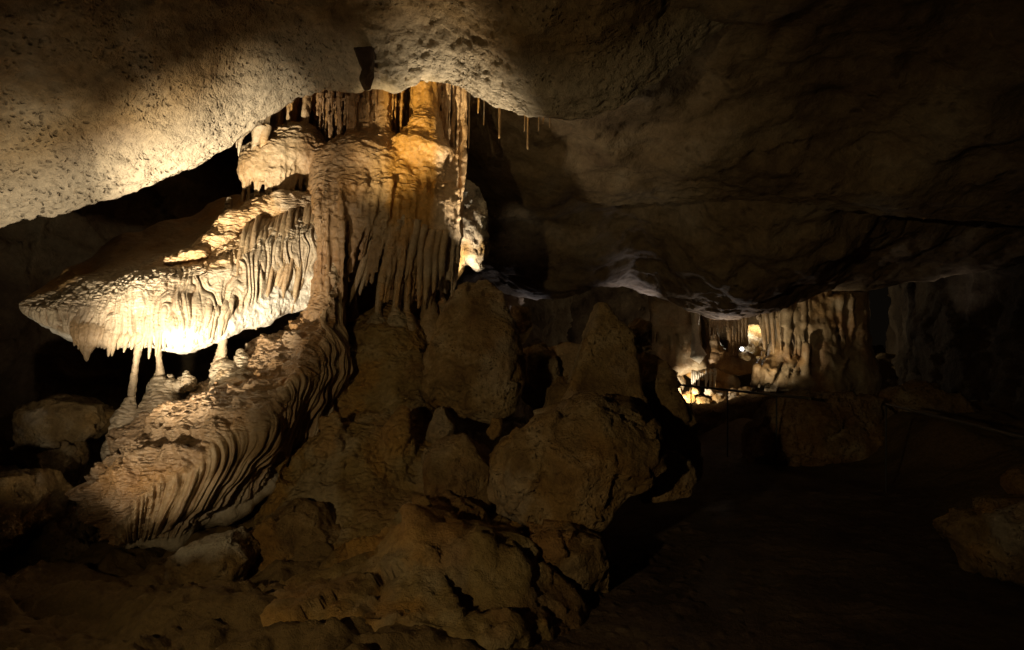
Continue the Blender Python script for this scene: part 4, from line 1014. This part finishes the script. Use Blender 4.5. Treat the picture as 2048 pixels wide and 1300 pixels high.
tag(solid('passage_rock', [pil([(1470, 655), (1515, 650), (1530, 700), (1520, 720), (1465, 715)], 17.6, 0.3, 0.15)], 0.05, M['boulder'], None, rock_disp(0.5, 5.0, 0.6), b_attr(0.9, 0.0, 0.0, 2)), 'overlit pale rock seen through a gap far back', 'rock')

# the lamp one can see
lp = P(1484, 698, 12.7)
lamp = thing('floodlight', 'tiny lit floodlight on a rock in the far chamber', 'lamp', lp - np.array([0, 0, 0.10]))
def lathe(prof, axis_y=True, seg=18):
    th = np.linspace(0, 2 * math.pi, seg, endpoint=False)
    v = np.array([[r * math.cos(a), y, r * math.sin(a)] for y, r in prof for a in th])
    return v, grid_faces(len(prof), seg)
v, q = lathe([(0.001, 0.001), (0.001, 0.045), (0.0, 0.055), (0.06, 0.055), (0.10, 0.03), (0.10, 0.001)])
link_mesh('housing', v + lp + [0, 0.01, 0], q, M['black'], lamp)
v, q = lathe([(-0.004, 0.0005), (-0.003, 0.018), (0.002, 0.032), (0.006, 0.032)])
link_mesh('lens', v + lp, q, M['lens'], lamp)
tube('bracket', [(1484, 701, 12.75, 1.2), (1484, 705, 12.75, 1.2), (1484, 710, 12.75, 1.6)], M['black'], lamp, 8, 2, 0.0)
tag(solid('lamp_rock', [ell(1490, 712, 12.75, 16, 9, 0.2)], 0.03, M['boulder'], None, rock_disp(0.3, 3, 0.3), b_attr()), 'dark rock carrying the small floodlight', 'rock')

# ------------------------------------------------------------------ handrails
def bar(name, pts, r, parent, seg=10, sub=6, mat='metal'):
    C = np.array(pts, float); n = (len(C) - 1) * sub + 1
    G = cr(C, np.linspace(0, len(C) - 1, n))
    ax = np.gradient(G, axis=0); ax /= np.linalg.norm(ax, axis=1, keepdims=True)
    up = np.array([0, 0, 1.0]) if abs(ax[0, 2]) < 0.8 else np.array([1.0, 0, 0])
    a = np.cross(ax, up); a /= np.linalg.norm(a, axis=1, keepdims=True); b = np.cross(ax, a)
    th = np.linspace(0, 2 * math.pi, seg, endpoint=False)
    v = (G[:, None, :] + r * (np.cos(th)[None, :, None] * a[:, None, :] + np.sin(th)[None, :, None] * b[:, None, :])).reshape(-1, 3)
    q = grid_faces(n, seg)
    k = np.arange(seg)
    caps = np.concatenate([np.stack([np.zeros(seg - 2, int), k[2:], k[1:-1]], 1), (n - 1) * seg + np.stack([np.zeros(seg - 2, int), k[1:-1], k[2:]], 1)])
    tri = np.concatenate([q[:, [0, 1, 2]], q[:, [0, 2, 3]], caps])
    return link_mesh(name, v, tri, M[mat], parent)
def handrail(label, pts, posts, r):
    t = thing('handrail', label, 'handrail', (pts[0][0], pts[0][1], 0.0), 'path handrails')
    bar('rail', pts, r, t)
    for x, y, z0, z1 in posts:
        p = bar('post', [(x, y, z0), (x, y, (z0 + z1) / 2), (x, y, z1 - r * 0.6)], r * 0.6, t, mat='black')
        bar('base_plate', [(x, y, z0 - 0.005), (x, y, z0 + 0.004), (x, y, z0 + 0.012)], r * 2.4, p)
    return t
def railpt(px, py): 
    d = 0.6 * F / (py - HZ)
    return P(px, py, d)
a = [railpt(1322, 766), railpt(1382, 772), railpt(1455, 780), railpt(1553, 790), railpt(1622, 797)]
handrail('thin dark handrail with posts in front of the lit far basin', a, [(p[0], p[1], -0.02, 1.0) for p in a[1:4]], 0.018)
b_ = [railpt(1772, 808), railpt(1850, 827), railpt(1950, 851), railpt(2048, 875), railpt(2300, 930)]
handrail('nearer handrail running along the right side of the dark path', b_, [(p[0], p[1], -0.02, 1.0) for p in (b_[0], b_[4])], 0.014)
